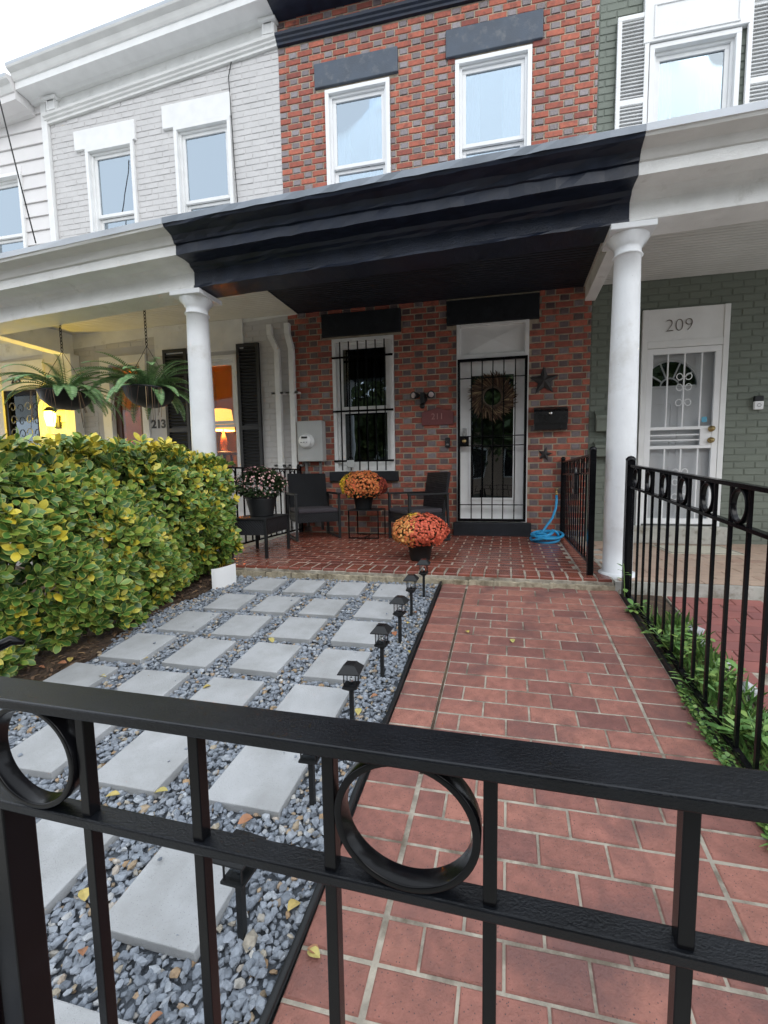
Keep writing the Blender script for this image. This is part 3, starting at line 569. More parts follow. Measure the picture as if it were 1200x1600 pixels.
# lit lamp inside the grey house
t = thing('table_lamp', 'lit table lamp with glowing orange shade behind the grey house window', 'lamp', (-4.1, WY+.75, 1.33))
m = MB(); m.lathe([(.18,.36),(.14,.70)], 24); m.build('lamp_shade', 'shade_glow', t)
m = MB(); m.lathe([(.0,0),(.09,0),(.1,.02),(.05,.06),(.07,.16),(.03,.28),(.012,.34),(.012,.44),(0,.45)], 18); m.build('lamp_base', 'brown_door', t)
pl = bpy.data.lights.new('bulb', 'POINT'); pl.energy = 75; pl.color = (1, .6, .22); pl.shadow_soft_size = .05; po = bpy.data.objects.new('bulb', pl); COL.objects.link(po); po.parent = t; po.location = (0, 0, .5)
tb = thing('lamp_table', 'small brown table carrying the lit lamp inside the grey house', 'table', (-4.1, WY+.75, .1))
m = MB(); m.lathe([(0,1.2),(.26,1.2),(.27,1.215),(.26,1.23),(0,1.23)], 24); m.build('table_top', 'brown_door', tb)
for q in range(4): m = MB(); a = q*math.pi/2+.6; m.tube([(.1*math.cos(a),.1*math.sin(a),1.2),(.2*math.cos(a),.2*math.sin(a),0)], .018, 8); m.build('leg', 'brown_door', tb)
# ------------------------------------------------------------------ clapboard house, far left
H3 = thing('row_house', 'white clapboard row house with dark screen door and glowing porch light', 'house', (-8, WY, .1))
W3 = (-7.75,-6.80,4.1,5.6); D3 = (-7.58,-6.86,.13,2.35)
w3 = wall(H3, -10.2, -6.26, .05, 6.7, [W3, D3], 'siding_paint')
z = 3.3; k = 0
while z < 6.5:
    for a, b, c, d in rects_minus(-9.6, -6.33, z, z+.2, [(W3[0]-.0, W3[1]+.0, W3[2], W3[3])]):
        if b-a > .02: m = MB(); m.prism([(WY-.028, c), (WY+.01, c), (WY+.012, d), (WY-.006, d)], a, b, 'X'); m.build('siding_board', 'siding_paint', w3, world=True)
    z += .204
z = .15
while z < 2.9:
    m = MB(); m.prism([(WY-.024, z), (WY+.01, z), (WY+.012, z+.18), (WY-.006, z+.18)], -6.72, -6.2, 'X'); m.build('siding_board', 'siding_paint', w3, world=True); z += .185
blk(H3, 'corner_trim', 'white_paint', -6.33, -6.23, WY-.04, WY+.1, .1, 6.55, .003)
window(H3, W3[0]+.002, W3[1]-.002, W3[2], W3[3], 4.75, 'white_paint', proud=.05); rooms(H3, -10, -6.3)
porch_roof(H3, -10.3, -6.262, GP, 'porch_ceiling_white', 8, .003)
for Y0 in (.9, 1.45): blk(H3, 'ceiling_joist', 'white_old_paint', -10.2, -6.33, Y0, Y0+.09, 2.98, 3.138, .003)
PC3 = [(y, z-.12) for y, z in PC2]; profile(H3, 'cornice', -10.3, -6.46, PC3, ['siding_paint','crown_paint','drip_metal_light'], [0,0,0,0,0,0,1,1,1,1,2,2], csh)
m = MB(); m.box(-7.75,-7.58, WY-.04, WY+.1, .13, 2.8); m.box(-6.86,-6.7, WY-.04, WY+.1, .13, 2.8); m.box(-7.58,-6.86, WY-.03, WY+.1, 2.36, 2.8); m.build('door_frame', 'white_old_paint', H3, world=True, bevel=.003)
m = MB(); fr(m, -7.58, -6.86, .14, 2.35, .07, WY-.01, WY+.03); d3 = m.build('screen_door', 'iron', H3, world=True)
m = MB(); m.box(-7.5,-6.93, WY+.04, WY+.05, .2, 2.3); m.build('pane', 'pane_dark', d3, world=True)
for X0 in (-7.4, -7.08):
    m = MB()
    for q in range(9):
        zc = .4+q*.21; s = 1 if q % 2 else -1
        m.tube([(X0+s*(.07-.0*t)*math.cos(t)*(1-t/9), WY-.02, zc+.09*math.sin(t)*(1-t/9)) for t in np.linspace(0, 6.2, 16)], .006, 5)
    tag(m.build('scrollwork', 'grey_metal', d3, world=True), kind='stuff')
text('215', .13, .004, 'number_black', (-7.26, WY-.038, 2.5), H3, offset=.003)
t = thing('porch_light', 'glowing yellow wall lantern beside the dark screen door', 'lamp', (-6.5, WY-.02, 1.72))
m = MB(); m.box(-.05,.05,-.03,.0,.0,.2); m.build('back_plate', 'black_plastic', t)
m = MB(); m.lathe([(0,.02),(.05,.02),(.075,.16),(.07,.24),(0,.26)], 14, (0,-.12,0)); m.build('lamp_globe', 'lamp_yellow', t)
m = MB(); m.lathe([(.09,.25),(.03,.31),(0,.32)], 14, (0,-.12,0)); m.bar((0,-.12,.3),(0,-.01,.15),.015); m.build('lamp_cap', 'black_plastic', t)
pl = bpy.data.lights.new('bulb', 'POINT'); pl.energy = 24; pl.color = (1, .66, .012); pl.shadow_soft_size = .06; po = bpy.data.objects.new('bulb', pl); COL.objects.link(po); po.parent = t; po.location = (0, -.24, .14)
# ------------------------------------------------------------------ green house, right
H4 = thing('row_house', 'dark green painted brick row house with white iron storm door', 'house', (3.4, WY, .1))
D4 = (2.06,2.97,.1,2.80); W4 = (2.03,2.93,4.2,5.62)
w4 = wall(H4, 1.502, 5.6, .05, 7.4, [D4, W4], 'green_joint')
brick_wall(w4, 1.512, 4.3, .12, 7.0, WY+.009, [D4, W4, (1.95,2.98,5.55,6.6), (2.0,3.02,0,.3)], 'running', ('green_paint_brick',), .0775, .06, .03, depth=.0055, hide=[(1,5,3.0,4.1)])
rooms(H4, 1.51, 5.5)
window(H4, W4[0]+.002, W4[1]-.002, W4[2], W4[3], 4.77, 'white_paint', 'pane_soft', proud=.03, curtain=True)
m = MB(); m.box(1.96, 2.99, WY-.05, WY+.1, 5.63, 6.3); fr(m, 2.06, 2.9, 5.66, 6.0, .02, WY-.06, WY-.045); m.build('window_head', 'white_paint', H4, world=True, bevel=.004)
shutter(H4, 1.69, 2.02, 4.3, 5.95, 'white_paint', 5.06); shutter(H4, 2.98, 3.33, 4.3, 5.9, 'white_paint', 5.06)
blk(H4, 'door_step', 'concrete', 2.0, 3.02, WY-.12, WY+.1, .08, .285, .01)
m = MB(); x0, x1 = D4[0]+.002, D4[1]-.002
m.box(x0, x0+.06, WY-.03, WY+.12, .285, 2.80); m.box(x1-.06, x1, WY-.03, WY+.12, .285, 2.80); m.box(x0+.06, x1-.06, WY-.03, WY+.12, 2.36, 2.44); m.box(x0+.06, x1-.06, WY-.02, WY+.12, 2.44, 2.80); m.build('door_frame', 'white_paint', H4, world=True, bevel=.004)
text('209', .2, .004, 'number_bronze', (2.45, WY-.026, 2.60), H4, offset=-.006)
a, b = x0+.062, x1-.062; y = WY+.06
m = MB(); ac = (2.40, 1.93); R_ = .30; n = 16
arc = [(ac[0]+R_*math.cos(t), ac[1]+R_*math.sin(t)) for t in np.linspace(0, math.pi, n+1)]
m.add([(a,y,.29),(b,y,.29),(b,y,ac[1]),(a,y,ac[1]),(a,y,2.359),(b,y,2.359)], [(0,1,2,3)])
for i in range(n):
    p, q = arc[i], arc[i+1]; u = lambda r: (min(max(ac[0]+(r[0]-ac[0])*9, a), b), 0)
    m.add([(p[0],y,p[1]),(q[0],y,q[1]),(q[0],y,2.359),(p[0],y,2.359)], [(0,1,2,3)])
m.add([(arc[0][0],y,ac[1]),(b,y,ac[1]),(b,y,2.359),(arc[0][0],y,2.359)], [(0,1,2,3)]); m.add([(a,y,ac[1]),(arc[-1][0],y,ac[1]),(arc[-1][0],y,2.359),(a,y,2.359)], [(0,1,2,3)])
for X in (2.18, 2.5):
    for za, zb in ((.42, 1.0), (1.12, 1.75)): fr(m, X, X+.26, za, zb, .018, y-.008, y+.001)
m.tube([(p[0], y-.006, p[1]) for p in arc]+[(arc[-1][0], y-.006, ac[1])], .012, 6); m.bar((ac[0]-R_, y-.006, ac[1]), (ac[0]+R_, y-.006, ac[1]), .024, .02)
for t in (.6, 1.2, 1.95, 2.55): m.bar((ac[0]+.1*math.cos(t), y-.004, ac[1]+.1*math.sin(t)), (ac[0]+R_*math.cos(t), y-.004, ac[1]+R_*math.sin(t)), .014)
m.tube([(ac[0]+.1*math.cos(t), y-.004, ac[1]+.1*math.sin(t)) for t in np.linspace(0, math.pi, 9)], .009, 6)
d4 = m.build('inner_door', 'vinyl_white', H4, world=True)
m = MB(); m.prism([(p[0], p[1]) for p in arc], y+.004, y+.008, 'Y'); m.build('fanlight', 'pane_dark', d4, world=True)
ys = WY-.005
m = MB(); fr(m, a, b, .31, 2.355, .065, ys-.02, ys+.012); m.box(a+.065, b-.065, ys-.016, ys+.008, 1.20, 1.235); m.box(a+.065, b-.065, ys-.016, ys+.008, 1.42, 1.455); m.box(2.72, b-.065, ys-.016, ys+.008, 1.235, 1.42)
sd = m.build('storm_door', 'vinyl_white', H4, world=True, bevel=.003)
for X in (2.355, 2.53, 2.71):
    for za, zb in ((.375, 1.2), (1.455, 2.29)): m = MB(); m.bar((X, ys, za), (X, ys, zb), .014); m.build('door_bar', 'vinyl_white', sd, world=True)
for z in (1.30, 1.36): m = MB(); m.bar((a+.065, ys, z), (2.72, ys, z), .014); m.build('door_crossbar', 'vinyl_white', sd, world=True)
for zc in (1.9, .8):
    m = MB()
    for s in (-1, 1):
        for q, dz in ((1, .12), (1, -.0), (-1, -.16)):
            m.tube([(2.53+s*(.015+.045*(1-math.cos(t))*(1-t/11)), ys-.008, zc+dz+q*.05*math.sin(t)*(1-t/11)) for t in np.linspace(0, 6, 16)], .0055, 5)
    tag(m.build('scrollwork', 'vinyl_white', sd, world=True), kind='stuff')
for z in (1.42, 1.29): m = MB(); m.lathe([(0,0),(.034,0),(.034,.012),(.022,.016),(.028,.045),(0,.055)], 16, M=Matrix.Translation((2.83, ys-.02, z)) @ Matrix.Rotation(math.pi/2, 4, 'X')); m.build('door_knob', 'brass', sd, world=True)
m = MB(); m.box(2.735, 2.79, ys-.004, ys+.0, 1.5, 1.56); m.build('sticker', 'sticker', sd, world=True)
m = MB(); m.box(a+.065, b-.065, ys+.013, ys+.015, .375, 2.29); m.build('pane', 'pane_warm', sd, world=True)
porch_roof(H4, 1.402, 5.6, ['white_old_paint','crown_paint','drip_metal_light','white_old_paint'], 'porch_ceiling_white', 14, .003)
m = MB(); m.box(1.37, 5.6, -.03, 2.06, -.15, .07); f4 = tag(m.build('porch_slab', 'concrete'), kind='structure')
k = 0; tl = {}
for r in range(14):
    for c in range(8):
        x0 = 1.40+c*.302-(.15 if r % 2 else 0); y0 = .0+r*.15
        if x0 > 3.7 or x0 < 1.3: continue
        if 't' not in tl: mm = MB(); mm.box(-.147, .147, -.071, .071, -.006, 0); tl['t'] = mm.mesh('tile', 'tile')
        place('tile', tl['t'], f4, (max(x0, 1.40)+.15, y0+.075, .079+random.uniform(-.0006,.0006)))
m = MB(); sloped(m, 1.72, 2.95, -3.68, -.03, -.02); fw = tag(m.build('neighbour_walkway', 'pink_mortar'), kind='structure')
for r in range(30):
    y = -.1-.107*r; x = 1.73-(.107 if r % 2 else 0)
    while x < 2.9:
        a, b = max(x, 1.73), min(x+.203, 2.94); x += .209
        if b-a > .03 and seen(((a+b)/2, y, gz(y))): lay(fw, a, b, y, lambda q: gz(q)-.012, ang, 'far_paver', .1)
# ------------------------------------------------------------------ front gate (close to the camera)
def gy(x): return -3.19-.045*(x-.45)
GX = [.123+.1365*k for k in range(-1, 9)]; gt = lambda x: .02*(x-.45)
GA = math.atan(-.045)
G = thing('front_gate', 'black iron front gate with flat top rail and welded rings', 'gate', (.55, gy(.55), gz(-3.19)))
def gbar(name, xa, xb, za, zb, d0, d1, mt='iron', bevel=.002):
    m = MB(); m.add([(x, gy(x)+d, z+gt(x)) for z in (za, zb) for x, d in ((xa,d0),(xb,d0),(xb,d1),(xa,d1))], [(0,3,2,1),(4,5,6,7),(0,1,5,4),(1,2,6,5),(2,3,7,6),(3,0,4,7)]); return m.build(name, mt, G, world=True, bevel=bevel)
gbar('top_rail', -.14, 1.33, .674, .685, -.004, .036, 'iron_top', .0018)
gbar('middle_rail', -.14, 1.33, .550, .5605, .006, .027, 'iron_top', .0018)
gbar('bottom_rail', -.02, 1.33, -.36, -.335, .004, .03)
for x in GX[1:]:
    gbar('baluster', x-.0055, x+.0055, .5605, .674, .010, .022, bevel=.001); gbar('baluster', x-.0055, x+.0055, -.335, .550, .010, .022, bevel=.001)
gbar('end_stile', -.036, -.002, -.4, .550, .012, .044); gbar('end_stile', 1.30, 1.33, -.4, .550, .0, .034)
for k in (0, 3, 6):
    cx = (GX[k]+GX[k+1])/2; m = MB(); n = 56; ro, ri = .0615, .055; y0, y1 = .006, .024; vs = []; fs = []; zc = .6172+gt(cx)
    if 1:
        for i in range(n):
            a = 2*math.pi*i/n; c, s = math.cos(a), math.sin(a)
            for r, yy in ((ro, y0), (ri, y0), (ri, y1), (ro, y1)): xx = cx+r*c; vs.append((xx, gy(xx)+yy, zc+r*s*.922))
        for i in range(n):
            j = (i+1) % n
            for q in range(4): fs.append((i*4+q, j*4+q, j*4+(q+1) % 4, i*4+(q+1) % 4))
    m.smooth = True; m.add(vs, fs); o = m.build('ring', 'iron', G, world=True, bevel=.0012)
t = thing('gate_post', 'square black iron post with latch lever left of the front gate', 'post', (-.105, gy(-.1)+.03, gz(-3.19)))
m = MB(); m.box(-.13, -.062, gy(-.1)-.005, gy(-.1)+.06, -.45, .50); m.build('shaft', 'iron', t, world=True, bevel=.002)
m = MB(); m.tube([(-.24,-3.03,.6),(-.235,-3.02,.635),(-.205,-3.0,.652),(-.195,-2.99,.645)], [.008,.009,.008,.004], 8); m.bar((-.235,-3.03,.45),(-.235,-3.03,.625),.016); m.bar((-.235,-3.03,.46),(-.1,-3.14,.46),.016); m.build('latch', 'iron', t, world=True)
# ------------------------------------------------------------------ side fence on the right
FX = 1.43
ZT = lambda y: .983+.0735*y; ZM = lambda y: .83+.077*y; ZB = lambda y: -.005+.125*y
S = thing('side_fence', 'black iron side fence with rings between red walkway and green house', 'fence', (FX, -.1, -.02))
def ybar(name, xa, xb, ya, yb, zf, h, par, mt='iron', bevel=.0015):
    m = MB(); m.add([(x, y, zf(y)+d) for d in (-h, 0) for x, y in ((xa,ya),(xb,ya),(xb,yb),(xa,yb))], [(0,1,2,3),(7,6,5,4),(4,5,1,0),(5,6,2,1),(6,7,3,2),(7,4,0,3)]); return m.build(name, mt, par, world=True, bevel=bevel)
YE = -3.1
m = MB(); m.box(FX-.028, FX+.028, -.125, -.069, -.1, 1.005); p = m.build('post', 'iron', S, world=True, bevel=.002)
m = MB(); m.lathe([(.036,0),(.036,.012),(.02,.028),(0,.034)], 12, (FX, -.097, 1.005)); m.build('post_cap', 'iron', p, world=True)
ybar('top_rail', FX-.017, FX+.017, YE, -.125, ZT, .018, S); ybar('middle_rail', FX-.015, FX+.015, YE, -.125, ZM, .016, S); ybar('bottom_rail', FX-.013, FX+.013, YE, -.125, lambda y: ZB(y)+.045, .02, S)
bars = [onX(px, 880, FX)[1] for px in (989, 998, 1008, 1019.4, 1033.6, 1048, 1064, 1084, 1107, 1133, 1165, 1198)]
bars = [-.2-.1365*k for k in range(22)] if abs((bars[0]-bars[-1])/11-.1365) < .02 else [bars[0]-(bars[0]-bars[-1])/11*k for k in range(22)]
for k, y in enumerate(bars):
    if y < YE: break
    m = MB(); m.box(FX-.0068, FX+.0068, y-.0068, y+.0068, ZB(y)+.02, ZT(y)-.018); m.build('baluster', 'iron', S, world=True)
    if k % 2 == 0 and k+1 < len(bars) and bars[k+1] > YE:
        yc = (y+bars[k+1])/2; zc = (ZT(yc)-.018+ZM(yc))/2; rz = (ZT(yc)-.018-ZM(yc))/2; ry = (y-bars[k+1])/2-.008; m = MB(); vs = []; fs = []; n = 32
        for i in range(n):
            a = 2*math.pi*i/n
            for r, xx in ((1,-.012),(.86,-.012),(.86,.012),(1,.012)): vs.append((FX+xx, yc+ry*r*math.cos(a), zc+rz*r*math.sin(a)))
        for i in range(n):
            for q in range(4): fs.append((i*4+q, ((i+1) % n)*4+q, ((i+1) % n)*4+(q+1) % 4, i*4+(q+1) % 4))
        m.smooth = True; m.add(vs, fs); m.build('ring', 'iron', S, world=True, bevel=.002)
# ------------------------------------------------------------------ porch railings
def railing(label, X, ya, yb, ztop, extra=False):
    R = thing('porch_railing', label, 'railing', (X, ya, FL(ya)))
    for y in (ya, yb):
        m = MB(); m.box(X-.024, X+.024, y-.024, y+.024, FL(y)-.004, ztop+.03); p = m.build('post', 'iron', R, world=True, bevel=.002)
        m = MB(); m.lathe([(.03,0),(.03,.01),(.016,.024),(0,.028)], 12, (X, y, ztop+.03)); m.build('post_cap', 'iron', p, world=True)
    for n_, z, h in (('top_rail', ztop, .02), ('middle_rail', ztop-.15, .016), ('bottom_rail', .19, .02)): ybar(n_, X-.014, X+.014, ya+.024, yb-.024, lambda y: z, h, R)
    n = int((yb-ya)/.125); s = (yb-ya)/n
    for k in range(1, n):
        y = ya+k*s; m = MB(); m.box(X-.007, X+.007, y-.007, y+.007, .19, ztop-.02); m.build('baluster', 'iron', R, world=True)
        if k % 2 and k < n-1:
            m = MB(); yc = y+s/2; zc = ztop-.085; m.tube([(X, yc+.05*math.cos(a), zc+.055*math.sin(a)) for a in np.linspace(0, 2*math.pi, 20, endpoint=False)], .007, 6, closed=True); m.build('ring', 'iron', R, world=True)
    return R
railing('black iron porch railing standing beside the white column by the green house', 1.205, .12, 1.99, 1.07)
railing('black iron porch railing behind the wicker table and pink chrysanthemum', -2.32, .30, 1.97, 1.02)
t = thing('key_box', 'small black lock box hanging on the porch railing by the column', 'lock box', (1.17, .75, .72)); m = MB(); m.box(-.02,.015,-.06,.06,0,.2); m.build('case', 'mailbox_black', t, bevel=.006); m = MB(); m.tube([(0,.03*math.cos(a),.2+.05*math.sin(a)) for a in np.linspace(0, math.pi, 10)], .006, 6); m.box(-.024,-.018,-.03,.03,.02,.05); m.build('shackle', 'grey_metal', t)
# ------------------------------------------------------------------ furniture
def chair(label, loc, rz):
    C = thing('armchair', label, 'chair', (*loc, FL(loc[1])), rz, None); w, d = .57, .58; f = 'black_plastic'
    for s in (-1, 1):
        x = s*(w/2-.015)
        m = MB(); m.bar((x,-d/2+.015,.03),(x,-d/2+.015,.56),.03); m.build('front_leg', f, C, bevel=.004)
        m = MB(); m.bar((x,d/2-.03,.03),(x,d/2-.05,.56),.03); m.build('rear_leg', f, C, bevel=.004)
        m = MB(); m.bar((x,-d/2,.015),(x,d/2-.01,.015),.03,.028); m.build('floor_runner', f, C, bevel=.004)
        m = MB(); m.box(x-.022,x+.022,-d/2-.005,d/2-.03,.56,.585); m.build('armrest', f, C, bevel=.006)
    m = MB(); m.box(-w/2+.03, w/2-.03, -d/2+.005, d/2-.06, .22, .335); m.build('seat', 'wicker', C, bevel=.008)
    m = MB(); m.box(-w/2+.035, w/2-.035, -d/2-.005, d/2-.1, .336, .395); m.build('cushion', 'cushion', C, bevel=.02)
    m = MB(); q = Matrix.Translation((0, d/2-.09, .3)) @ Matrix.Rotation(-.17, 4, 'X'); m.box(-w/2+.03, w/2-.03, -.02, .02, 0, .54, q); m.build('backrest', 'wicker', C, bevel=.01)
    return C
chair('black wicker armchair below the electric meter box', (-1.95, 1.60), math.radians(40))
chair('black wicker armchair beside the front door, turned toward the window', (-.535, 1.61), math.radians(-49))
T = thing('side_table', 'thin black metal cube side table under the window', 'table', (-1.25, 1.73, FL(1.73)), .06)
m = MB(); m.box(-.2,.2,-.2,.2,.35,.36); m.build('table_top', 'black_plastic', T)
for s in (-1, 1):
    for q in (-1, 1): m = MB(); m.bar((s*.19,q*.19,0),(s*.19,q*.19,.35),.014); m.build('leg', 'iron', T)
    m = MB(); m.bar((-.183,s*.19,.008),(.183,s*.19,.008),.014); m.build('floor_bar', 'iron', T)
m = MB(); m.bar((0,-.183,.008),(0,.183,.008),.014); m.build('floor_bar', 'iron', T)
T = thing('coffee_table', 'black wicker coffee table carrying the pink chrysanthemum', 'table', (-2.03, .53, FL(.53)), .1)
m = MB(); m.box(-.2,.2,-.28,.28,.38,.40); m.build('table_top', 'black_plastic', T, bevel=.004)
m = MB(); m.box(-.19,.19,-.27,.27,.23,.38); m.build('apron', 'wicker', T, bevel=.005)
for s in (-1, 1):
    for q in (-1, 1): m = MB(); m.bar((s*.185,q*.265,0),(s*.185,q*.265,.38),.028); m.build('leg', 'black_plastic', T, bevel=.003)
# ------------------------------------------------------------------ plants: leaf and flower geometry
def leaf_pts(L_, Wd, curl=.25, fold=.18):
    """leaf along +Y: rows of (left, mid, right) points, edge value 1 at the margin"""
    rows = [(.0,.05),(.18,.52),(.42,.9),(.66,1),(.86,.66),(1,.1)]; vs = []; ed = []
    for t, w in rows:
        z = curl*L_*(t*t*-.6+.25*t); ww = w*Wd/2
        vs += [(-ww, t*L_, z+fold*ww), (0, t*L_, z), (ww, t*L_, z+fold*ww)]; ed += [1, .25, 1]
    fs = []
    for i in range(5): b = 3*i; fs += [(b, b+1, b+4, b+3), (b+1, b+2, b+5, b+4)]
    return np.array(vs), fs, ed
def frame_from(d, up=(0,0,1)):
    d = Vector(d).normalized(); u = Vector(up)
    if abs(d.dot(u)) > .97: u = Vector((1,0,0))
    x = d.cross(u).normalized(); z = x.cross(d); return Matrix((x, d, z)).transposed()
class LeafMesh:
    """many leaves in one mesh, numpy based"""
    def __init__(s): s.V = []; s.F = []; s.E = []; s.n = 0
    def put(s, base, R, p): v = base[0] @ np.array(R).T + np.array(p); s.V.append(v); s.F += [tuple(i+s.n for i in f) for f in base[1]]; s.E += base[2]; s.n += len(v)
    def build(s, name, mt, parent, world=False):
        me = bpy.data.meshes.new(name); me.from_pydata(np.concatenate(s.V).tolist(), [], s.F); a = me.attributes.new('edge', 'FLOAT', 'POINT'); a.data.foreach_set('value', s.E)
        me.polygons.foreach_set('use_smooth', [True]*len(s.F)); me.materials.append(MATS[mt]); return place(name, me, parent, world=world)
# hedge
random.seed(21)
HG = thing('hedge', 'dense green and yellow variegated shrub hedge left of the gravel bed', 'hedge', (-2.5, -1.2, gz(-1.2)))
bases = [leaf_pts(.064*s, .037*s, c, f) for s, c, f in ((1,.3,.25),(.82,.5,.3),(1.15,.2,.15),(.68,.35,.35))]
lmesh = []
for b_ in bases:
    me = bpy.data.meshes.new('leaf'); me.from_pydata(b_[0].tolist(), [], b_[1]); a = me.attributes.new('edge', 'FLOAT', 'POINT'); a.data.foreach_set('value', b_[2]); me.polygons.foreach_set('use_smooth', [True]*len(b_[1])); me.materials.append(MATS['hedge_leaf']); lmesh.append(me)
lmesh_y = [q.copy() for q in lmesh]
for q in lmesh_y: q.materials.clear(); q.materials.append(MATS['hedge_leaf_yellow'])
def hsurf():
    """a point near the hedge surface, with its outward direction"""
    f = random.random()
    bump = lambda a, b: .07*math.sin(a*4.1+b*2.3)+.05*math.sin(a*9+b*7.7)
    if f < .62:
        y = random.uniform(-2.3, .06); t = random.random(); z0 = gz(y)+.02+.06*max(0, math.sin(y*3.3)); z1 = 1.10+.03*math.sin(y*6)
        z = z0+(z1-z0)*t; x = -2.13+.1*math.sin(math.pi*min(1, t*1.15))+bump(y, z)-.18*max(0, t-.86)/.14-.06*(y < -1.2)
        return Vector((x, y, z)), Vector((1, -.25, .25+max(0, t-.8)*3))
    if f < .86:
        y = random.uniform(-2.3, .14); x = random.uniform(-3.1, -2.12); return Vector((x, y, 1.12+bump(x, y)*.6+.03*math.sin(y*6))), Vector((.15, -.1, 1))
    x = random.uniform(-2.9, -2.08); z = random.uniform(.1, 1.1); return Vector((x, .06+.1*math.sin(z*2.5)+bump(x, z)*.7, z)), Vector((.35, .6, .3))
leaves = []
for k in range(4300):
    p, nrm = hsurf(); dep = random.random()**2.2*.26; p = p - nrm.normalized()*dep
    axis = (nrm.normalized() + Vector((random.gauss(0,.35), random.gauss(0,.35), random.gauss(.25,.3)))).normalized(); Fm = frame_from(axis, (random.random(), random.random(), .3))
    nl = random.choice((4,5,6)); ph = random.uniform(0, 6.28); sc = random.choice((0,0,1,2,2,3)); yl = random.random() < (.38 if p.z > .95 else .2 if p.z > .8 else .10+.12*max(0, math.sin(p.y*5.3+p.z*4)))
    for i in range(nl):
        a = ph+i*2*math.pi/nl+random.uniform(-.3,.3); sp = random.uniform(.35, 1.15)
        d = Fm @ Vector((math.cos(a)*math.sin(sp), math.cos(sp), math.sin(a)*math.sin(sp)))
        R = frame_from(d, tuple(Fm @ Vector((-math.cos(a)*.4, 1, -math.sin(a)*.4)))); leaves.append((yl, sc if random.random() < .7 else random.randrange(4), R, p + d*.012 - axis*random.uniform(0, .04), dep))
leaves.sort(key=lambda l: (l[4] > .06, proj(l[3])[2] if seen(l[3]) else 99))
for yl, sc, R, p, dep in leaves[:300]:
    o = place('leaf', (lmesh_y if yl else lmesh)[sc], HG); o.matrix_local = Matrix.Translation(p-HG.location) @ R.to_4x4()
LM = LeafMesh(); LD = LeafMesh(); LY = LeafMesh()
for yl, sc, R, p, dep in leaves[300:]: (LD if dep > .09 else LY if yl else LM).put(bases[sc], R, p)  # leaves set deeper take the colour with painted shade
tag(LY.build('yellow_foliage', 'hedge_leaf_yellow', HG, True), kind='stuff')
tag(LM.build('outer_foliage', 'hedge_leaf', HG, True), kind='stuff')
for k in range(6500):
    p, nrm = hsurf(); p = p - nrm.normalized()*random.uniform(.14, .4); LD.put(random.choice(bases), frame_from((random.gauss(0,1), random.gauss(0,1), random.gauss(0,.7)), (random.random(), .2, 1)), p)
tag(LD.build('inner_foliage', 'hedge_leaf_shaded', HG, True), kind='stuff')
m = MB()
for k in range(26):
    y = -.25-k*.08; x = random.uniform(-2.6, -2.25); b = Vector((x, y, gz(y)-.03)); tp = Vector((x+random.uniform(-.1,.32), y+random.uniform(-.2,.2), random.uniform(.6, 1.05)))
    m.tube([b, b.lerp(tp, .5)+Vector((random.uniform(-.05,.05),0,0)), tp], [.012,.008,.004], 6)
m.build('stems', 'twig', HG, world=True)
t = thing('plastic_sheet', 'curved white plastic sheet standing at the hedge end by the gravel', 'sheet', (-1.9, -.3, gz(-.3)))
m = MB(); n = 10; pts = [(-1.955+.12*s+.0*s, -.355+.155*s-.04*math.sin(s*3.1), 0) for s in np.linspace(0, 1, n)]
vs = [];
for (x, y, _) in pts: vs += [(x, y, gz(y)-.02), (x, y, gz(y)+.17), (x+.004, y+.006, gz(y)+.17), (x+.004, y+.006, gz(y)-.02)]
m.add(vs, [(i*4+q, (i+1)*4+q, (i+1)*4+(q+1) % 4, i*4+(q+1) % 4) for i in range(n-1) for q in range(4)]+[(0,1,2,3),(n*4-4,n*4-1,n*4-2,n*4-3)]); m.smooth = False; m.build('sheet', 'vinyl_white', t, world=True)
# leaf litter and bark chips under the hedge
random.seed(12); LM = LeafMesh(); lc = leaf_pts(.035, .012, .5, .3)
for k in range(1800):
    y = -random.uniform(.1, 3.2); x = random.uniform(-2.75, -2.0)+.06*math.sin(y*5)*0; LM.put((lc[0]*random.uniform(.5,1.5), lc[1], lc[2]), frame_from((random.gauss(0,1), random.gauss(0,1), random.gauss(0,.15)+SLOPE*.3), (0,0,1)), (x, y, gz(y)+random.uniform(-.006,.012)))
tag(LM.build('leaf_litter', 'litter', None), 'brown dry leaf litter and bark chips under the hedge', 'leaf litter', kind='stuff')
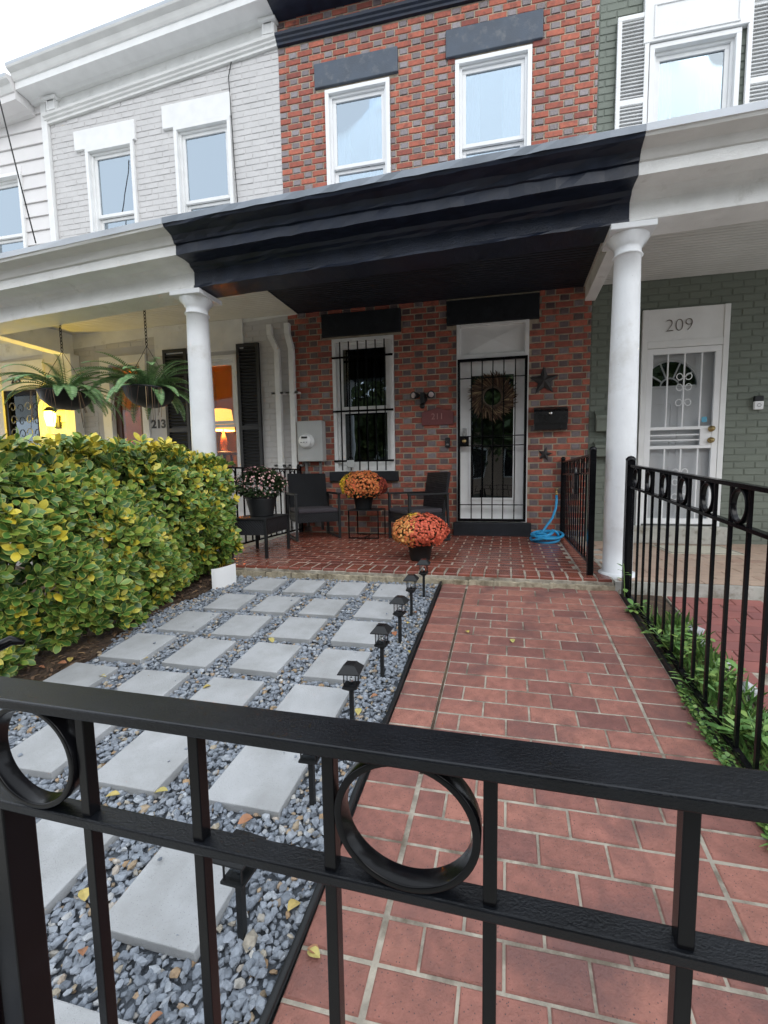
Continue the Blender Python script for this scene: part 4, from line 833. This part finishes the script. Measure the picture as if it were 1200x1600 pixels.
# ferns
def fern(label, X, Y, zt, seed):
    random.seed(seed); f = thing('hanging_fern', label, 'fern', (X, Y, zt-.17)); r = .235
    m = MB(); m.lathe([(0,-.0),(.07,.0),(.15,.03),(.21,.09),(r,.17),(r+.008,.185),(r-.006,.185),(r-.02,.165),(0,.15)], 28); m.build('pot', 'black_plastic', f)
    ztop = 2.74-(zt-.17); m = MB()
    for a in (.3, 2.4, 4.5): m.tube([(r*math.cos(a), r*math.sin(a), .18), (0, 0, .62)], .0025, 5)
    m.build('hanger', 'iron', f)
    z = .62; k = 0
    while z < ztop:
        m = MB(); m.tube([((.011*math.cos(a) if k % 2 else 0), (0 if k % 2 else .011*math.cos(a)), z+.02+.022*math.sin(a)) for a in np.linspace(0, 2*math.pi, 12, endpoint=False)], .0035, 5, closed=True); m.build('chain_link', 'iron', f); z += .034; k += 1
    m = MB()
    for k in range(14):
        a = random.uniform(-2.6, -.2); b = Vector((r*math.cos(a), r*math.sin(a), .16)); m.tube([b, b+Vector((.05*math.cos(a), .05*math.sin(a), .0)), b+Vector((.09*math.cos(a)+random.uniform(-.05,.05), .08*math.sin(a), random.uniform(-.15,-.4)))], .0022, 4)
    m.build('runners', 'straw', f)
    for k in range(54):
        a = 2*math.pi*k/54*2.618+random.uniform(-.2,.2); L_ = random.uniform(.35, .72); el = random.uniform(.1, 1.4); pts = []; p = Vector((.06*math.cos(a), .06*math.sin(a), .17)); d = el
        for i in range(15): pts.append(p.copy()); p = p+Vector((math.cos(a)*math.cos(d), math.sin(a)*math.cos(d), math.sin(d)))*(L_/14); d -= random.uniform(.07, .16)
        m = MB(); m.tube(pts, [.004]*10+[.002]*5, 4); side = Vector((-math.sin(a), math.cos(a), 0))
        for i in range(1, 33):
            t_ = i/33; q = t_*14; i0 = min(13, int(q)); c = pts[i0].lerp(pts[i0+1], q-i0); tg = (pts[i0+1]-pts[i0]).normalized(); up = side.cross(tg); ll = .06*math.sin(math.pi*min(1, t_*.86+.13))**.7; wv = .0062
            for s in (-1, 1):
                dr = (side*s+tg*.35-up*.18).normalized(); e = c+dr*ll
                m.add([c-tg*wv, c+dr*ll*.55-tg*wv*.8-up*.004, e, c+dr*ll*.55+tg*wv*.8, c+tg*wv], [(0,1,3,4),(1,2,3)])
        m.norec = True; m.build('frond', 'fern_leaf', f)
fern('hanging fern in a black bowl, beside the yellow porch light', -4.20, .33, 1.835, 5)
fern('hanging fern in a black bowl, beside the white column', -3.12, .33, 1.815, 9)
# chrysanthemums
def flower_base(r):
    vs = [(0,0,.35*r)]; ed = [0]; fs = []; n = 9
    for i in range(n):
        a = 2*math.pi*i/n; vs += [(r*.55*math.cos(a-.2), r*.55*math.sin(a-.2), .32*r), (r*math.cos(a), r*math.sin(a), .02*r*(i % 3))]; ed += [.4, 1]
    for i in range(n): j = (i+1) % n; fs += [(0, 1+2*i, 1+2*j), (1+2*i, 2+2*i, 1+2*j)]
    return np.array(vs), fs, ed
def mum(label, loc, rz, pot_r, pot_h, R_, Hh, fr_, n, pick, ridged=False, leafn=700, sub_n=0):
    t = thing('potted_chrysanthemum', label, 'potted plant', loc, rz); b = pot_r*.74
    pr = [(0,.0),(b,0),(b+.004,.01)]
    if ridged: pr += [(b+(pot_r-b)*s+.004*(i % 2), pot_h*s*.86+.012) for i, s in enumerate(np.linspace(.05, .92, 16))]
    pr += [(pot_r*.97, pot_h*.86), (pot_r*1.03, pot_h*.87), (pot_r*1.05, pot_h), (pot_r*.98, pot_h), (pot_r*.93, pot_h*.9), (0, pot_h*.88)]
    m = MB(); m.lathe(pr, 28); m.build('pot', 'black_plastic', t)
    fb = flower_base(fr_); lf = leaf_pts(.045, .022, .4, .2); M_ = {}; Lf = LeafMesh(); zc = pot_h+Hh[0]
    for k in range(leafn):
        u = random.uniform(-.9, 1); a = random.uniform(0, 6.28); rr = math.sqrt(max(0, 1-u*u))*random.uniform(.55, .97); d = Vector((rr*math.cos(a), rr*math.sin(a), u))
        p = Vector((d.x*R_, d.y*R_, zc+d.z*(Hh[1]*.96 if u > 0 else Hh[2]))); Lf.put(lf, frame_from(d+Vector((random.gauss(0,.4), random.gauss(0,.4), .3)), (random.random(), random.random(), 1)), p-d*.03)
    tag(Lf.build('foliage', 'mum_leaf', t), kind='stuff')
    for k in range(n):
        u = random.uniform(-.75, 1); a = random.uniform(0, 6.28); rr = math.sqrt(1-u*u); d = Vector((rr*math.cos(a), rr*math.sin(a), u)); w = 1+.05*math.sin(a*5+u*4)+random.uniform(-.05,.04)
        p = Vector((d.x*R_*w, d.y*R_*w, zc+d.z*(Hh[1] if u > 0 else Hh[2])*w)); nm = pick(d)
        if nm is None: continue
        if nm not in M_: M_[nm] = LeafMesh()
        Fm = frame_from(Vector((random.gauss(0,.3), random.gauss(0,.3), random.gauss(0,.3)))+Vector((d.x, d.y, d.z*1.2))); R2 = Fm @ Matrix(((1,0,0),(0,0,1),(0,-1,0))); s = random.uniform(.75, 1.15)
        M_[nm].put((fb[0]*s, fb[1], fb[2]), R2, p)
    for nm, lm in M_.items(): tag(lm.build(nm.split('_')[1]+'_flowers', nm, t), kind='stuff')
random.seed(31)
mum('orange and yellow potted chrysanthemum on the thin metal side table', (-1.28, 1.68, FL(1.73)+.36), 0, .13, .185, .285, (.105, .2, .17), .018, 1500,
    lambda d: (None if d.z < -.45 and random.random() < .7 else 'flower_yellow' if d.x < -.52+random.gauss(0,.06) and d.z < .9 else 'flower_rust' if d.x+.5*d.y > .68+random.gauss(0,.08) else 'flower_orange'))
mum('orange and coral potted chrysanthemum standing on the brick porch floor', (-.285, .47, FL(.47)), 0, .125, .185, .262, (.085, .175, .15), .0165, 1800,
    lambda d: (None if d.z < -.5 and random.random() < .5 else 'flower_yellow' if (d.x+.25)**2+(d.y+.1)**2 < .03 and d.z > 0 else 'flower_coral' if d.x-.1*d.y > -.02+random.gauss(0,.1) else ('flower_pale' if random.random() < .65 else 'flower_orange')))
mum('dusty pink potted chrysanthemum on the black wicker coffee table', (-2.03, .56, FL(.53)+.40), 0, .155, .22, .27, (.1, .2, .16), .0115, 560,
    lambda d: (None if (d.z < -.1 and random.random() < .8) or random.random() < .25 else 'flower_plum' if d.z > .55 and random.random() < .7 else 'flower_pink'), True, 1900)
# weeds on the right strip
random.seed(5)
wl_ = [leaf_pts(.055, .027, .4, .2), leaf_pts(.04, .02, .4, .2), leaf_pts(.075, .034, .35, .2)]
def weed(label, X, Y, h, n, sp):
    t = thing('weed', label, 'weed', (X, Y, gz(Y)-.01)); m = MB(); lm = LeafMesh()
    for k in range(n):
        a = random.uniform(0, 6.28); tp = Vector((sp*math.cos(a)*random.random(), sp*math.sin(a)*random.random(), h*random.uniform(.5, 1))); md = tp*.5+Vector((0,0,h*.12)); m.tube([(0,0,0), md, tp], [.004,.003,.002], 5)
        for i in range(6):
            q = tp*(.35+.65*i/5); q.z += .03*math.sin(i); b_ = random.uniform(0, 6.28); lm.put(random.choice(wl_), frame_from((math.cos(b_), math.sin(b_), random.uniform(.0,.7))), q)
    m.build('stem', 'weed_leaf', t); tag(lm.build('leaves', 'weed_leaf', t), kind='stuff')
weed('tall thin broad leaved weed against the white column foot', 1.395, -.2, .3, 1, .04)
weed('bushy broad leaved weed poking through the fence onto the bricks', 1.46, -.95, .22, 12, .2)
weed('low spreading weed among the pale stones by the fence', 1.54, -1.25, .17, 10, .2)
weed('leafy weed at the near part of the fence strip', 1.56, -1.62, .18, 12, .2)
weed('small bright weed at the fence foot by the brick porch', 1.42, -.42, .09, 8, .07)
weed('leafy weed in the corner of the strip beside the front gate', 1.6, -1.95, .16, 10, .18)
LM = LeafMesh(); gb = leaf_pts(.13, .009, 1.2, .1)
for k in range(1500):
    y = -random.uniform(.5, 2.3); x = random.uniform(1.44, 1.68); LM.put((gb[0]*random.uniform(.5,1.2), gb[1], gb[2]), frame_from((random.gauss(0,.6), random.gauss(0,.6), 1), (random.random(), random.random(), 0)), (x, y, gz(y)-.02))
cb = leaf_pts(.016, .016, .3, .1)
for k in range(1500):
    y = -random.uniform(1.25, 2.3); x = 1.395+random.gauss(0,.012)+.0*y; LM.put((cb[0]*random.uniform(.6,1.3), cb[1], cb[2]), frame_from((random.gauss(0,1), random.gauss(0,1), .5)), (x, y, gz(y)+random.uniform(0,.03)))
tag(LM.build('grass', 'weed_leaf', None), 'grass and tiny clover growing along the side fence strip', 'grass', kind='stuff')
m = MB(); m.box(1.392, 1.405, -3.4, -.12, -.03, .03)
for i, v in enumerate(m.v): m.v[i] = (v[0]+.01*math.sin(v[1]*3), v[1], gz(v[1])+v[2])
tag(m.build('lawn_edging', 'black_plastic'), 'black plastic edging strip along the weedy side fence', 'edging')
rk = [((1.69,-.62),.055,'pale angular stone in the weed strip near the white column'),((1.66,-.78),.05,'grey stone edging the weed strip beside neighbour paving'),((1.67,-1.0),.06,'light broken stone lying halfway along the weed strip'),((1.70,-1.22),.065,'big pale stone block between weeds and neighbour paving'),((1.72,-1.5),.05,'small pale stone near the leafy weed by the gate')]
for (x, y), s, lb in rk:
    bm = bmesh.new(); bmesh.ops.create_icosphere(bm, subdivisions=1, radius=s)
    for v in bm.verts: v.co = Vector((v.co.x*1.15, v.co.y, v.co.z*.7))*random.uniform(.75, 1.2)
    me = bpy.data.meshes.new('stone'); bm.to_mesh(me); bm.free(); me.materials.append(MATS['rock']); tag(place('stone', me, None, (x, y, gz(y)+.005), rot=(0,0,random.random()*6)), lb, 'stone')
# ------------------------------------------------------------------ solar path lights
def solar(i, x, y, label):
    t = thing('solar_light', label, 'light', (x, y, gz(y)-.03), random.uniform(-.12,.12), 'solar path lights'); h = .2
    m = MB(); m.box(-.009,.009,-.009,.009,-.02,h); m.build('stake', 'black_plastic', t)
    m = MB(); m.add([(s*a,q*a,z) for a, z in ((.012,h-.006),(.034,h+.012),(.034,h+.02)) for s, q in ((-1,-1),(1,-1),(1,1),(-1,1))], [(3,2,1,0),(8,9,10,11)]+[(k*4+j,k*4+(j+1)%4,k*4+(j+1)%4+4,k*4+j+4) for k in (0,1) for j in range(4)]); m.build('lantern_base', 'black_plastic', t)
    for s in (-1,1):
        for q in (-1,1): m = MB(); m.box(s*.027-.002,s*.027+.002,q*.027-.002,q*.027+.002,h+.02,h+.085); m.build('lantern_post', 'black_plastic', t)
    m = MB(); fr_ = .0255
    for s in (-1,1): m.add([(s*fr_,-fr_,h+.021),(s*fr_,fr_,h+.021),(s*fr_,fr_,h+.084),(s*fr_,-fr_,h+.084)], [(0,1,2,3)]); m.add([(-fr_,s*fr_,h+.021),(fr_,s*fr_,h+.021),(fr_,s*fr_,h+.084),(-fr_,s*fr_,h+.084)], [(0,1,2,3)])
    m.build('lantern_glass', 'lamp_glass', t)
    m = MB(); m.lathe([(0,0),(.008,0),(.01,.02),(.006,.035),(0,.038)], 10, (0,0,h+.02)); m.build('led_bulb', 'chrome', t)
    m = MB(); m.add([(s*a,q*a,z) for a, z in ((.05,h+.085),(.05,h+.09),(.026,h+.118),(.024,h+.122)) for s, q in ((-1,-1),(1,-1),(1,1),(-1,1))], [(3,2,1,0),(12,13,14,15)]+[(k*4+j,k*4+(j+1)%4,k*4+(j+1)%4+4,k*4+j+4) for k in (0,1,2) for j in range(4)]); c = m.build('cap', 'black_plastic', t)
    m = MB(); m.box(-.021,-.001,-.02,.02,h+.122,h+.1235); m.box(.001,.021,-.02,.02,h+.122,h+.1235); m.build('solar_cell', 'pane_dark' if 0 else 'mailbox_black', t)
SL = [(-.10,-.29),(-.125,-.62),(-.115,-.99),(-.12,-1.36),(-.155,-1.73),(-.15,-2.15),(-.16,-2.56)]
nm = ['first','second','third','fourth','fifth','sixth','seventh']
for i, (x, y) in enumerate(SL): solar(i, x, y, 'black lantern solar stake light, %s from the brick porch along the gravel' % nm[i])
# ------------------------------------------------------------------ things on the facade
def star(label, X, Z, R_, sp=0):
    t = thing('metal_star', label, 'star', (X, WY-.012, Z)); m = MB(); vs = []
    for i in range(10): a = math.pi/2+i*math.pi/5+sp; r = R_ if i % 2 == 0 else R_*.42; vs.append((r*math.cos(a), 0, r*math.sin(a)))
    m.add(vs+[(0,-R_*.28,0),(0,0,0)], [(i,(i+1)%10,10) for i in range(10)]+[((i+1)%10,i,11) for i in range(10)]); m.build('star', 'rust_star', t)
star('large dark metal star on the bricks above the black mailbox', .965, 2.06, .185, .03); star('small dark metal star on the bricks below the black mailbox', .99, 1.165, .095, -.2)
t = thing('mailbox', 'black wall mailbox with round lock between the two stars', 'mailbox', (1.045, WY-.01, 1.455))
m = MB(); m.prism([(0,0),(-.09,0),(-.1,.2),(-.075,.235),(0,.275)], -.195, .195, 'X'); m.build('box', 'mailbox_black', t, bevel=.005)
m = MB(); m.prism([(-.104,.075),(-.108,.215),(-.08,.25),(0,.288),(0,.279),(-.076,.24),(-.1,.205),(-.097,.075)], -.2, .2, 'X'); m.build('flap', 'mailbox_black', t, bevel=.002)
m = MB(); m.lathe([(0,0),(.02,0),(.02,.006),(0,.008)], 16, M=Matrix.Translation((-.005,-.105,.2)) @ Matrix.Rotation(math.pi/2,4,'X')); m.build('lock', 'chrome', t)
t = thing('electric_meter', 'grey electric meter box with round dial beside the downspout', 'meter', (-2.12, WY-.01, 1.12))
m = MB(); m.box(-.18,.185,-.13,0,0,.55); m.build('box', 'meter_grey', t, bevel=.008)
m = MB(); m.lathe([(.105,0),(.105,.02),(.092,.025),(.09,.07),(.08,.085),(0,.088)], 28, M=Matrix.Translation((-.035,-.13,.275)) @ Matrix.Rotation(math.pi/2,4,'X')); d = m.build('dial', 'meter_dial', t)
m = MB(); m.box(-.075,.01,-.222,-.219,.305,.33); m.box(-.09,-.07,-.222,-.219,.25,.258); m.box(-.05,-.03,-.222,-.219,.25,.258); m.box(-.01,.01,-.222,-.219,.25,.258); tag(m.build('dial_markings', 'number_black', d), kind='stuff')
for x in (-.09,.12): m = MB(); m.tube([(x,-.06,0),(x,-.06,-.9 if x < 0 else -.95)], .022, 10); m.build('conduit', 'grey_metal', t)
def spout(label, X, ZT_, dx):
    t = thing('downspout', label, 'downspout', (X, WY-.06, .12)); m = MB(); w = .075
    pts = [(dx,-.0,3.0-.12),(dx,-.0,2.86-.12),(0,.0,2.66-.12),(0,0,.0)]
    for a, b in zip(pts, pts[1:]): m.bar(a, b, w, .06, (0,1,0))
    m.build('pipe', 'white_old_paint', t, bevel=.006)
    for z in (.95, 1.95): m = MB(); m.box(-.09,.09,-.034,-.03,z-.012,z+.012); m.box(-.09,-.038,-.034,.06,z-.012,z+.012); m.box(.038,.09,-.034,.06,z-.012,z+.012); m.build('strap', 'white_old_paint', t)
spout('white downspout on the pale grey painted bricks', -2.60, 3.0, -.1); spout('white downspout on the red bricks beside the meter box', -2.385, 3.0, -.05)
t = thing('flood_light', 'black two headed flood light above the house number plaque', 'flood light', (-.55, WY-.01, 1.86))
m = MB(); m.lathe([(.05,0),(.05,.02),(0,.024)], 16, M=Matrix.Translation((0,0,.05)) @ Matrix.Rotation(math.pi/2,4,'X')); m.box(-.03,.03,-.1,-.02,-.02,.12); m.build('body', 'black_plastic', t, bevel=.008)
m = MB(); m.lathe([(0,0),(.03,0),(.035,.04),(0,.05)], 14, M=Matrix.Translation((0,-.07,-.055)) @ Matrix.Rotation(math.pi/2,4,'X')); m.build('motion_sensor', 'black_plastic', t)
for s in (-1,1):
    q = Matrix.Translation((s*.095,-.06,.09)) @ Matrix.Rotation(s*.5,4,'Z') @ Matrix.Rotation(math.pi/2+.1,4,'X'); m = MB(); m.lathe([(0,-.05),(.03,-.045),(.046,.03),(.048,.05),(.036,.05)], 18, M=q); m.bar((s*.03,-.05,.09),(s*.07,-.05,.09),.02); h = m.build('lamp_head', 'black_plastic', t)
    m = MB(); m.lathe([(0,.049),(.036,.047)], 18, M=q); m.build('lens', 'lamp_lens', h)
t = thing('house_plaque', 'dull red plaque with raised number on the bricks under the flood light', 'plaque', (-.368, WY-.012, 1.57))
m = MB(); pts = [(-.21,0),(.21,0),(.21,.16),(.17,.185),(.1,.19),(.05,.21),(0,.225),(-.05,.21),(-.1,.19),(-.17,.185),(-.21,.16)]; m.prism(pts, -.012, .01, 'Y'); m.build('plate', 'plaque', t, bevel=.003)
text('211', .11, .003, 'plaque_letter', (-.368, WY-.026, 1.675), t)
t = thing('doorbell', 'black doorbell camera on the bricks left of the front door', 'doorbell', (-.235, WY-.012, 1.275)); m = MB(); m.box(-.032,.032,-.03,.01,0,.125); m.build('case', 'black_plastic', t, bevel=.008); m = MB(); m.lathe([(0,0),(.016,0),(.018,.004),(0,.005)], 16, M=Matrix.Translation((0,-.03,.035)) @ Matrix.Rotation(math.pi/2,4,'X')); m.build('button', 'grey_metal', t); m = MB(); m.lathe([(0,0),(.01,0),(0,.004)], 12, M=Matrix.Translation((0,-.03,.095)) @ Matrix.Rotation(math.pi/2,4,'X')); m.build('lens', 'chrome', t)
t = thing('doorbell', 'white and black doorbell on the dark green wall', 'doorbell', (3.295, WY-.012, 1.62)); m = MB(); m.box(-.045,.045,-.03,.01,0,.09); m.build('case', 'vinyl_white', t, bevel=.006); m = MB(); m.box(-.045,.045,-.03,.01,.0905,.15); m.build('camera_window', 'black_plastic', t, bevel=.006); m = MB(); m.lathe([(.018,0),(.02,.004),(.016,.004)], 16, M=Matrix.Translation((0,-.03,.045)) @ Matrix.Rotation(math.pi/2,4,'X')); m.build('button', 'grey_metal', t)
for lb, z, h in (('upper green painted mailbox on the green wall behind the column', 1.42, .24), ('lower green painted mailbox on the green wall behind the column', 1.12, .17)):
    t = thing('mailbox', lb, 'mailbox', (1.77, WY-.01, z)); m = MB(); m.prism([(0,0),(-.09,0),(-.1,h*.75),(0,h)], -.2, .18, 'X'); m.build('box', 'green_paint_brick', t, bevel=.005); m = MB(); m.prism([(0,h+.004),(-.106,h*.74),(-.112,h*.6),(-.112,h*.72),(-.108,h*.78),(0,h+.016)], -.21, .19, 'X'); m.build('lid', 'green_paint_brick', t); m = MB(); m.tube([(-.05,-.06,0),(-.05,-.07,-.05),(-.05,-.09,-.06),(-.05,-.1,-.04)], .004, 5); m.build('newspaper_hook', 'grey_metal', t)
# wreath
random.seed(8); t = thing('wreath', 'dried grass and twig wreath hanging on the barred front door', 'wreath', (.337, WY+.0, 1.905)); LM = LeafMesh(); lb = leaf_pts(.13, .011, .3, .3)
for k in range(700):
    a = random.uniform(0, 6.28); r = random.uniform(.12, .2); d = Vector((math.cos(a+.7+random.gauss(0,.25)), random.uniform(-.5,.05), math.sin(a+.7+random.gauss(0,.25)))); LM.put((lb[0]*random.uniform(.6,1.25), lb[1], lb[2]), frame_from(d, (random.gauss(0,.4), -1, random.gauss(0,.4))), (r*math.cos(a), random.uniform(-.012,.03), r*math.sin(a)))
tag(LM.build('dried_leaves', 'straw', t), kind='stuff'); m = MB(); m.tube([(.125*math.cos(a), .02, .125*math.sin(a)) for a in np.linspace(0, 6.283, 40, endpoint=False)], .018, 8, closed=True); m.build('hoop', 'twig', t)
# key safe and dark star at the window
t = thing('lock_box', 'small grey padlock key box hanging on the lower window bars', 'lock box', (-1.555, WY-.075, 1.03)); m = MB(); m.box(-.05,.05,-.025,.01,0,.1); m.build('case', 'meter_grey', t, bevel=.01); m = MB(); m.tube([(.032*math.cos(a), 0, .1+.045*math.sin(a)) for a in np.linspace(0, math.pi, 12)], .008, 8); m.build('shackle', 'iron', t)
t = thing('window_star', 'dark star ornament behind the lower window glass', 'star', (-1.145, WY+.16, 1.13)); m = MB(); vs = []
for i in range(10): a = math.pi/2+i*math.pi/5; r = .13 if i % 2 == 0 else .05; vs.append((r*math.cos(a), 0, r*math.sin(a)))
m.add(vs+[(0,-.03,0),(0,.03,0)], [(i,(i+1)%10,10) for i in range(10)]+[((i+1)%10,i,11) for i in range(10)]); m.build('star', 'rust_star', t)
# hose and tap
random.seed(4); t = thing('garden_hose', 'bright blue garden hose coiled on the porch below the wall tap', 'hose', (.98, 1.62, FL(1.62)))
pts = [(1.128, WY-.1, .66), (1.13, WY-.13, .6), (1.12, WY-.15, .5), (1.08, WY-.17, .38), (1.0, WY-.2, .27), (.945, WY-.24, .19), (.95, WY-.3, .165)]
N_ = 130
for i in range(N_):
    u = i/N_; a = 2.0+u*2*math.pi*5.3; rr = .225-.13*abs(math.sin(u*8.3))-.02*random.random()*0; pts.append((.985+rr*1.0*math.cos(a)+.045*math.sin(u*19), 1.63+rr*1.0*math.sin(a)+.04*math.cos(u*15), FL(1.63)+.018+.09*u+.02*math.sin(a*1.0+u*9)))
pts += [(1.02,1.66,.2),(1.06,1.62,.26),(1.1,1.6,.24),(1.13,1.62,.19)]
m = MB(); m.tube([Vector(p)-t.location for p in pts], .0155, 10); m.build('tubing', 'hose', t)
m = MB(); m.tube([Vector((1.128,WY-.1,.655))-t.location, Vector((1.128,WY-.1,.69))-t.location], .018, 10); m.tube([Vector((1.13,1.62,.19))-t.location, Vector((1.14,1.625,.15))-t.location], .017, 10); m.build('coupling', 'brass', t)
t = thing('tap', 'small brass wall tap feeding the blue hose', 'tap', (1.128, WY-.02, .71)); m = MB(); m.tube([(0,.03,0),(0,-.06,0),(0,-.08,-.02)], .012, 8); m.lathe([(0,0),(.03,0),(.03,.008),(0,.01)], 12, (0,-.05,.02)); m.build('body', 'brass', t)
# door mat, cables, fallen leaves
m = MB(); m.box(-.36,.36,-.28,.28,0,.008); o = m.build('door_mat', 'mat_beige', None, (2.55, 1.55, .0795), bevel=.003); o.rotation_euler = (0,0,.02); tag(o, 'beige door mat with dark border before the white storm door', 'mat'); m = MB(); fr2 = [(-.34,.34,-.26,-.25),(-.34,.34,.25,.26),(-.34,-.33,-.25,.25),(.33,.34,-.25,.25)]
for a, b, c, d in fr2: m.box(a, b, c, d, .008, .0095)
m.build('border', 'number_black', o)
p0 = onY(0, 160, 1.2); p1 = onY(56, 380, 1.5); m = MB(); m.tube([p0+(p0-p1)*.4, p0, (p0+p1)/2+np.array([.0,0,-.03]), p1], .008, 6); tag(m.build('utility_cable', 'cable'), 'thin dark cable hanging down in front of the clapboard house', 'cable')
m = MB(); m.tube([onY(362,93,WY-.02), onY(357,120,WY-.02), onY(362,190,WY-.02), onY(366,250,WY-.02), onY(371,312,WY-.02), (-3.2,WY-.02,4.2)], .006, 6); tag(m.build('wall_cable', 'cable'), 'thin cable running down the grey bricks beside an upper window', 'cable')
random.seed(17)
def fallen(x, y, z, mt, s, lb):
    b_ = leaf_pts(s, s*.75, random.uniform(.4, 1.2), .35); me = bpy.data.meshes.new('leaf'); me.from_pydata(b_[0].tolist(), [], b_[1]); me.materials.append(MATS[mt])
    o = place('fallen_leaf', me, None, (x, y, z), rot=(random.uniform(-.2,.2)+ang, random.uniform(-.2,.2), random.random()*6.28)); tag(o, lb, 'leaf', lb and 'fallen leaves')
def gpt(px, py): 
    d = ray(px, py); return CAM + d*((CAM[1]*SLOPE-CAM[2])/(d[2]-d[1]*SLOPE))
for i, (px, py, mt) in enumerate([(155,1060,0),(232,1030,0),(165,1250,0),(240,1245,0),(345,1145,1),(195,1137,1),(130,1500,1),(395,1282,1),(255,1590,1),(450,1430,0),(345,1350,0),(130,1395,0),(615,990,1),(640,975,0),(650,960,1),(420,1000,0),(330,1075,0),(270,1080,1),(90,1040,1),(60,1045,1),(110,1030,0),(590,1090,1),(560,1110,0)]):
    p = gpt(px, py); fallen(p[0], p[1], p[2]+.012, ('leaf_yellow','leaf_brown')[mt], random.uniform(.03,.05), ('yellow fallen leaf lying on the grey gravel', 'brown fallen leaf lying on the grey gravel')[mt])
for px, py, mt in [(500,1500,0),(480,1485,1),(728,987,0),(640,1022,0),(800,1000,0)]:
    p = gpt(px, py); fallen(p[0], p[1], p[2]+.006, ('leaf_yellow','leaf_brown')[mt], random.uniform(.03,.045), ('yellow fallen leaf lying on the red brick walkway', 'brown fallen leaf lying on the red brick walkway')[mt])
# ------------------------------------------------------------------ street trees (seen in the window reflections), unseen houses added to block low sky
def unseen_house(label, x0, x1, h, mt):
    y = -21; H = thing('row_house', label, 'house', ((x0+x1)/2, y, -.56)); m = MB(); m.box(x0, x1, y-8, y, -.6, h); m.build('wall', mt, H, world=True)
    m = MB(); m.box(x0, x1, y-.0, y+.4, h-.3, h+.15); m.build('cornice', 'white_paint', H, world=True)
    w = (x1-x0)/3
    for z in (.9, 4.0):
        for k in range(3):
            xc = x0+w*(k+.5)
            if z < 1 and k == 2: m = MB(); m.box(xc-.5, xc+.5, y-.02, y+.05, -.1, 2.4); m.build('door', 'brown_door', H, world=True); continue
            m = MB(); fr(m, xc-.5, xc+.5, z, z+1.8, .08, y-.02, y+.06); w_ = m.build('window', 'white_paint', H, world=True); m = MB(); m.box(xc-.42, xc+.42, y, y+.02, z+.08, z+1.72); m.build('pane', 'mailbox_black', w_, world=True)
for lb, a, b, h, mt in (('unseen red brick house across the road, leftmost of that row', -16, -9.02, 6.2, 'red_brick'), ('unseen grey painted house across the road facing the gate', -9, -2.52, 6.5, 'grey_paint'), ('unseen tan tiled house across the road beside the grey one', -2.5, 3.98, 6.2, 'tile'), ('unseen dark green house across the road', 4, 10.48, 6.5, 'green_paint_brick'), ('unseen red brick house across the road beside the green one', 10.5, 17, 6.2, 'red_brick')): unseen_house(lb, a, b, h, mt)
def tree(label, X, Y, h, r, n, seed):
    random.seed(seed); rng = np.random.default_rng(seed); t = thing('street_tree', label, 'tree', (X, Y, -.56)); m = MB(); m.tube([(0,0,-.1),(.05,0,h*.3),(0,.1,h*.6)], [.22,.17,.1], 10)
    for k in range(9): a = k*.7*2; z = h*(.3+.05*k); m.tube([(0,0,z),(r*.35*math.cos(a), r*.35*math.sin(a), z+h*.12),(r*.75*math.cos(a), r*.75*math.sin(a), z+h*.2)], [.08,.05,.015], 6)
    m.build('trunk', 'bark', t); cl = rng.normal(0, 1, (40, 3)); cl /= np.linalg.norm(cl, axis=1)[:,None]; cl *= rng.uniform(.3, 1, (40,1))**.5
    P = cl[rng.integers(0, 40, n)]+rng.normal(0, .17, (n, 3)); P = P*np.array([r, r, h*.33])+np.array([0,0,h*.66]); d1 = rng.normal(0, 1, (n, 3)); d1 /= np.linalg.norm(d1, axis=1)[:,None]; d2 = np.cross(d1, rng.normal(0, 1, (n, 3))); d2 /= np.linalg.norm(d2, axis=1)[:,None]; s = .2
    V = np.stack([P-d1*s, P+d2*s*.5, P+d1*s, P-d2*s*.5], 1).reshape(-1, 3); me = bpy.data.meshes.new('crown'); me.from_pydata(V.tolist(), [], [(4*i,4*i+1,4*i+2,4*i+3) for i in range(n)]); me.materials.append(MATS['tree_leaf']); tag(place('crown', me, t), kind='stuff')
tree('broad leafy street tree across the road, left of the others', -6.5, -13, 8.5, 3.6, 8000, 1); tree('tall leafy street tree across the road, between the others', 1.5, -16, 9, 3.6, 8000, 2); tree('leafy street tree across the road, right of the others', 9, -13, 8.2, 3.4, 8000, 3)
